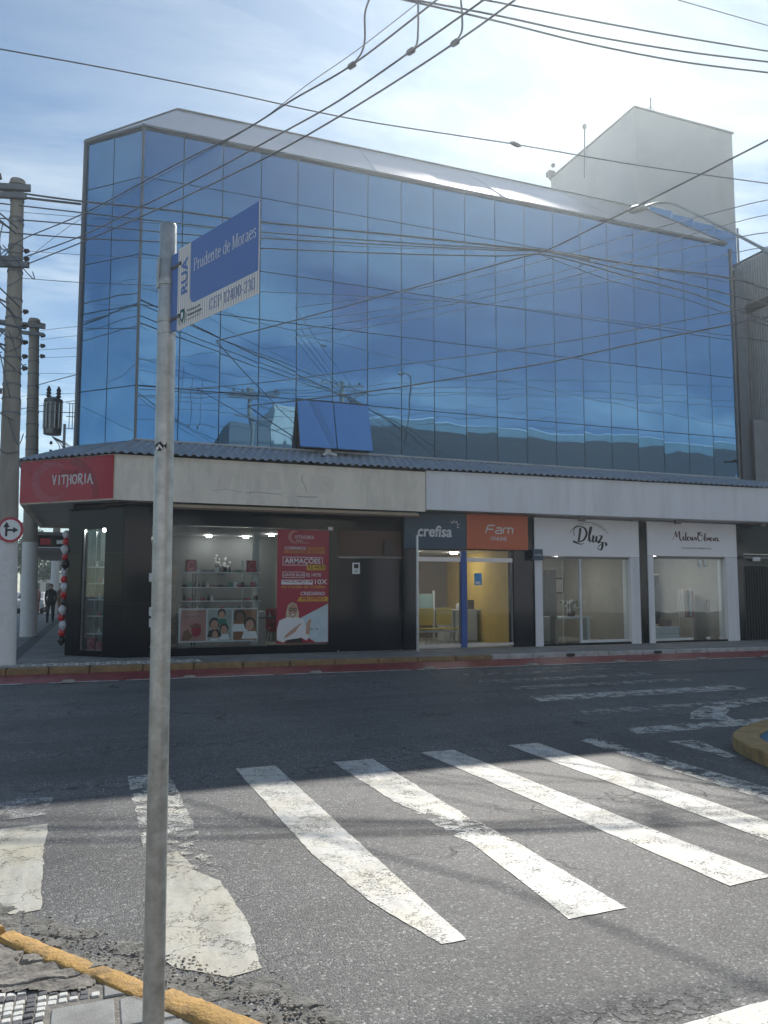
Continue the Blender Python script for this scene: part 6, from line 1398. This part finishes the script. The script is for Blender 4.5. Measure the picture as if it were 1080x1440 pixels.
def serif(ch):
    S = {'P':[('s',.22,0,1),('c',[(.22,.96),(.55,.98),(.80,.86),(.82,.70),(.70,.52),(.45,.47),(.24,.47)]),('f',.22,0),('f',.22,1)],
    'r':[('s',.2,0,.66),('c',[(.22,.40),(.32,.58),(.46,.66),(.58,.64)]),('f',.2,0),('t',.2,.66)],'u':[('s',.18,.15,.66),('c',[(.18,.2),(.24,.04),(.42,.0),(.62,.12)]),('s',.68,0,.66),('t',.18,.66),('t',.68,.66),('b',.68,0)],
    'd':[('c',[(.68,.54),(.52,.66),(.32,.64),(.16,.46),(.14,.24),(.28,.04),(.48,.0),(.68,.14)]),('s',.7,0,1.02),('t',.7,1.02),('b',.7,0)],'e':[('h',.18,.66,.38),('c',[(.66,.38),(.64,.56),(.46,.67),(.26,.60),(.15,.40),(.15,.22),(.28,.05),(.46,.0),(.66,.12)])],
    'n':[('s',.18,0,.66),('c',[(.2,.48),(.38,.66),(.56,.64),(.64,.48)]),('s',.66,0,.5),('f',.18,0),('f',.66,0),('t',.18,.66)],'t':[('s',.3,.12,.86),('c',[(.3,.16),(.36,.02),(.5,.0),(.6,.06)]),('h',.1,.56,.64)],
    'M':[('s',.15,0,1),('d',.18,1,.55,.05),('d',.95,1,.55,.05),('s',.98,0,1),('f',.15,0),('f',.98,0),('f',.1,1),('f',1.0,1)],'o':[('c',[(.42,.66),(.22,.58),(.14,.33),(.22,.08),(.42,0),(.62,.08),(.70,.33),(.62,.58),(.42,.66)])],
    'a':[('c',[(.18,.54),(.30,.65),(.50,.64),(.60,.50)]),('s',.62,.06,.5),('c',[(.62,.38),(.36,.34),(.18,.24),(.18,.08),(.30,.0),(.48,.04),(.60,.16)]),('b',.64,0)],'s':[('c',[(.56,.54),(.44,.66),(.26,.64),(.18,.52),(.28,.40),(.50,.30),(.58,.16),(.46,.01),(.26,.0),(.14,.14)])],
    'C':[('c',[(.82,.76),(.70,.94),(.48,1.0),(.26,.90),(.14,.62),(.14,.36),(.28,.08),(.50,.0),(.70,.06),(.84,.24)]),('v',.82,.72,.98)],'E':[('s',.22,0,1),('h',.2,.76,.975),('h',.2,.62,.50),('h',.2,.80,.025),('v',.75,.80,1),('v',.79,0,.22),('v',.62,.40,.60)],
    '1':[('s',.40,0,1),('f',.40,0),('d',.2,.84,.4,.98)],'2':[('c',[(.16,.78),(.28,.96),(.46,1.0),(.64,.88),(.64,.68),(.48,.42),(.26,.20),(.14,.05)]),('h',.14,.70,.04),('v',.70,.0,.2)],'4':[('s',.55,0,1),('h',.08,.76,.28),('d',.08,.28,.54,.98),('f',.55,0)],
    '0':[('c',[(.40,1),(.20,.86),(.13,.5),(.20,.14),(.40,0),(.60,.14),(.67,.5),(.60,.86),(.40,1)])],'3':[('c',[(.16,.82),(.30,.98),(.50,.96),(.60,.78),(.50,.58),(.34,.53),(.54,.48),(.66,.28),(.54,.04),(.32,.0),(.14,.14)])],'-':[('h',.08,.50,.36)]}
    return S[ch]
ADV = {'P':.95,'r':.62,'u':.88,'d':.88,'e':.80,'n':.88,'t':.60,'M':1.18,'o':.84,'a':.80,'s':.70,'C':.98,'E':.95,'1':.72,'2':.80,'4':.86,'0':.80,'3':.80,'-':.58,' ':.42}
def serif_text(s, P_, x, y, size, width, mat, parent, off=.0012):
    tot = sum(ADV[c] for c in s); k = width/tot; m = MB(); st = .135; th = .05
    for ch in s:
        if ch != ' ':
            for e in serif(ch):
                X_ = lambda a: x+a*k; Y_ = lambda b: y+b*size
                if e[0] == 's': m.quad(*[P_.p(X_(a), Y_(b), off) for a, b in rect(e[1]-st/2, e[2], e[1]+st/2, e[3])])
                elif e[0] == 'c':
                    pts = [(p.x, p.y) for p in spline([(a, b, 0) for a, b in e[1]], 5)]; P2 = [(X_(a), Y_(b)) for a, b in pts]; ws = []
                    for i in range(len(pts)):
                        a = pts[max(i-1,0)]; b = pts[min(i+1,len(pts)-1)]; dx, dy = b[0]-a[0], b[1]-a[1]; L = math.hypot(dx,dy) or 1; ws.append(k*(th+(st-th)*abs(dy/L)))
                    ribbon(m, P_, P2, ws, off)
                elif e[0] == 'f': m.quad(*[P_.p(X_(a), Y_(b), off) for a, b in rect(e[1]-.18, e[2]-(.05 if e[2] else 0), e[1]+.18, e[2]+(0 if e[2] else .05))])
                elif e[0] == 't': m.quad(*[P_.p(X_(a), Y_(b), off) for a, b in [(e[1]-.17,e[2]-.06),(e[1]+.02,e[2]-.05),(e[1]+.02,e[2]+.03)]])
                elif e[0] == 'b': m.quad(*[P_.p(X_(a), Y_(b), off) for a, b in rect(e[1]-.02, e[2]-.0, e[1]+.2, e[2]+.05)])
                elif e[0] == 'h': m.quad(*[P_.p(X_(a), Y_(b), off) for a, b in rect(e[1], e[3]-.028, e[2], e[3]+.028)])
                elif e[0] == 'v': m.quad(*[P_.p(X_(a), Y_(b), off) for a, b in rect(e[1]-.025, e[2], e[1]+.025, e[3])])
                elif e[0] == 'd': ribbon(m, P_, [(X_(e[1]), Y_(e[2])), (X_(e[3]), Y_(e[4]))], k*.09, off)
        x += ADV[ch]*k
    return m.build('lettering', mat, parent)
serif_text('Prudente de Moraes', SP, bw*.215, bh*.625, bh*.15, bw*.76, M_SWHITE, sg)
serif_text('CEP 12400-230', SP, bw*.43, bh*.065, bh*.125, bw*.54, M_BLUE, sg)
# thin vertical ribs of the twin-wall plastic, crest and small print
for k_ in range(34):
    x = bw*(.012+k_*.0295); y1 = bh*.235 if x > bw*.19 else bh*.99
    flat('plastic_rib', SP, rect(x, .002, x+bw*.010, y1), material('sign rib shade', (.50,.49,.47), .5, var=.03), sg, .0003)
M_CR = material('crest green', (.02,.13,.12), .5)
cx, cy = bw*.075, bh*.145; flat('crest', SP, [(cx-.012,cy+.022),(cx+.012,cy+.022),(cx+.012,cy-.006),(cx,cy-.024),(cx-.012,cy-.006)], M_CR, sg, .0012)
flat('crest_mark', SP, [(cx-.006,cy+.012),(cx+.006,cy+.012),(cx+.006,cy-.002),(cx,cy-.012),(cx-.006,cy-.002)], M_SWHITE, sg, .0018)
for s in (-1, 1):
    m = MB(); ribbon(m, SP, [(cx+s*(.013+.006*math.sin(R(q))), cy-.026+.04*q/180) for q in range(0,181,20)], .003, .0012); m.build('crest_branch', M_CR, sg)
text('Prefeitura de', SP, bw*.145, bh*.165, .0135, M_BLACK, sg, off=.0012, width=bw*.17); text('Pindamonhangaba', SP, bw*.145, bh*.11, .0135, M_BLACK, sg, off=.0012, width=bw*.19, bold=.01); text('construindo o futuro', SP, bw*.145, bh*.065, .008, M_BLACK, sg, off=.0012, width=bw*.18)
for z in (bz0+.01, (bz0+bz1)/2+.01):
    m = MB(); a = pc(z); m.tube([a+Vector((0,0,-.01)), a+Vector((0,0,.01))], .0305, 24); m.build('clamp', M_GALV, sg, smooth=True)
for z, kk in ((z0s+.045,0),(z0s+bh-.05,0)):
    a = pc(z); e = SP.p(.018, z-z0s, -.004); m = MB().tube([a+(e-a)*.2, e], .006, 8); m.build('bolt', M_TRIM, sg)
    m = MB().tube([SP.p(.014, z-z0s, -.001), SP.p(.014, z-z0s, .005)], .006, 6); m.build('bolt_head', M_TRIM, sg)
# the flat bracket plate between post and blade
a = pc(z0s+bh/2); e = SP.p(.012, 0, -.006); e.z = a.z; d_ = (e-a).normalized(); MB().obox((a+e)/2+d_*.012, d_*((e-a).length/2-.012), d_.cross(Vector((0,0,1)))*.002, (0,0,bh*.48)).build('bracket_plate', M_BLUE, sg)
cl = pc((bz0+bz1)/2+.04); sd_ = Vector((-.93,-.33,0)).normalized(); tg = Vector((-sd_.y, sd_.x, 0)); MB().obox(cl+sd_*.026+tg*-.006, sd_*.006, tg*.010, (0,0,.05)).build('clamp_ear', M_GALV, sg, bevel=.001)
sk = thing('sticker', pc(1.98), 'small torn black and white diamond sticker on the signpost', 'sticker')
cpx = at(226, 628, 2.38); cz = cpx.z; sm_ = MB(); N_ = 8; rr = .0312
base = math.atan2(-pc(cz).y, -pc(cz).x)-R(22)
def onp(a, z, off=0.0): c = pc(z); return (c.x+(rr+off)*math.cos(a), c.y+(rr+off)*math.sin(a), z)
def wrap(pts, mat, name, off): 
    m = MB(); 
    for i in range(len(pts)-1):
        (a0, l0, h0), (a1, l1, h1) = pts[i], pts[i+1]; m.quad(onp(base+a0,cz+l0,off), onp(base+a1,cz+l1,off), onp(base+a1,cz+h1,off), onp(base+a0,cz+h0,off))
    m.build(name, mat, sk)
wrap([(-.75+.15*i, -.028+.003*i+.004*abs(i-5), .028-.002*i-.004*abs(i-5)) for i in range(10)], M_BLACK, 'black_field', .0004)
wrap([(-.55+.12*i, -.012+.002*i, .000+.002*i) for i in range(4)], M_WPRINT, 'white_scrawl', .0009); wrap([(-.2+.12*i, .004-.004*i, .012-.004*i) for i in range(4)], M_WPRINT, 'white_scrawl', .0009)
# ------------------------------------------------------------------ what the glass mirrors: the other side of the street
wh = thing('dark_shed', (30, -9, 0), 'long dark shed with pale translucent strip under its ridge, mirrored low in the glass', 'shed')
MB().box(16.4, 47, -24, -9, 5.0, 12.2).build('upper_wall', M_SHED, wh); MB().box(16.4, 47, -24, -9.02, 0, 4.99).build('lower_wall', M_WHITE, wh); MB().box(16.4, 47, -24.1, -9.1, 12.202, 12.75).build('roof_strip', M_SHEDT, wh); MB().tube([(16.4,-9.1,12.8),(47,-9.1,12.8)], .045, 6).build('ridge_cap', M_WHITE, wh)  # white lower wall added to bounce sunlight into the shaded street
ob = thing('corner_house', (12, -10, 0), 'beige flat roofed house mirrored beside the open window', 'building')
MB().box(10.4, 15.6, -20, -10, 0, 13.4).build('wall', M_CREAM, ob); MB().box(6.4, 10.3, -20, -9.8, 0, 10.4).build('side_wing', M_SHED, ob); MB().box(7.6, 10.3, -20, -9.9, 10.402, 11.9).build('roof_room', M_WALLG, ob)
lw = thing('shop_row', (-8, -10, 0), 'low white row of shops on the opposite corner, seen only in the glass', 'building')
MB().box(-30, 6.2, -22, -10.5, 0, 6.2).build('wall', M_WHITE, lw); MB().box(-30, 6.2, -22.1, -10.3, 6.202, 6.5).build('roof_edge', M_TRIM, lw)
for k in range(9): MB().box(-28+k*3.7, -25.6+k*3.7, -10.49, -10.44, .1, 2.6).build('shutter', M_TRIM, lw)
def back_pole(x, y, h, label):
    t, c, r = upole(x, y, 0, h, .17, .11, 1.9, label); arm(t, c, h-.3, -1.3, 1.3, 0, .05, off=.15); arm(t, c, h-1.6, -1.1, 1.1, 0, .05, off=.15)
    for q in (-1.1,-.4,.4,1.1): insul(t, c(h-.25)+Vector((q,.15,0)), s=1.3)
    for k_ in range(6): band(t, c, r, h-.9-k_*.5)
    return t
back_pole(8.3, -6.0, 13.0, 'utility pole with crossarms mirrored in the glass left of the open window'); back_pole(13.8, -7.0, 14.4, 'utility pole with hardware mirrored above the open window')
bl_ = thing('street_lamp', (12.9, -8, 0), 'thin street lamp mirrored in the glass right of the open window', 'street lamp'); MB().tube([(12.9,-8,0),(12.9,-8,11.0),(14.2,-8.0,13.3),(15.4,-8,14.1)], [.10,.07,.06,.05], 10).build('pole', M_STEEL, bl_); MB().obox((15.7,-8,14.15), (.35,0,.06), (0,.12,0), (0,0,.06)).build('lamp_head', M_STEEL, bl_)
for k_, (z, y, l) in enumerate([(11.6,-6.0,'lowest'),(12.4,-6.0,'second'),(12.9,-6.0,'third'),(13.6,-7.0,'fourth'),(14.5,-7.0,'highest')]):
    P = [Vector((-30+60*i/24, y, z-.9*(1-((i-12)/12)**2) if k_ < 3 else z-.7*math.sin(i/24*math.pi*2)**2)) for i in range(25)]
    o = MB().tube(P, .018, 6).build('overhead_cable', M_WIRE, smooth=True); tag(o, 'cable of the opposite pavement mirrored in the glass, %s of the five' % l, 'cable', 'mirrored cables')
# ------------------------------------------------------------------ thin air added to lay a bright veil over the backlit street
hz = MB().box(-160, 200, -90, 320, -1, 20).build('haze', [])
hm = bpy.data.materials.new('haze air'); hm.use_nodes = True; ht = hm.node_tree; ht.nodes.clear()
pv = N(ht, 'ShaderNodeVolumePrincipled'); pv.inputs['Color'].default_value = (.86, .95, 1, 1); pv.inputs['Density'].default_value = .0023; pv.inputs['Anisotropy'].default_value = .72
ho = N(ht, 'ShaderNodeOutputMaterial'); ht.links.new(pv.outputs[0], ho.inputs['Volume']); hz.data.materials.append(hm)
tag(hz, 'thin bright air in the backlight over the whole street', kind='stuff')
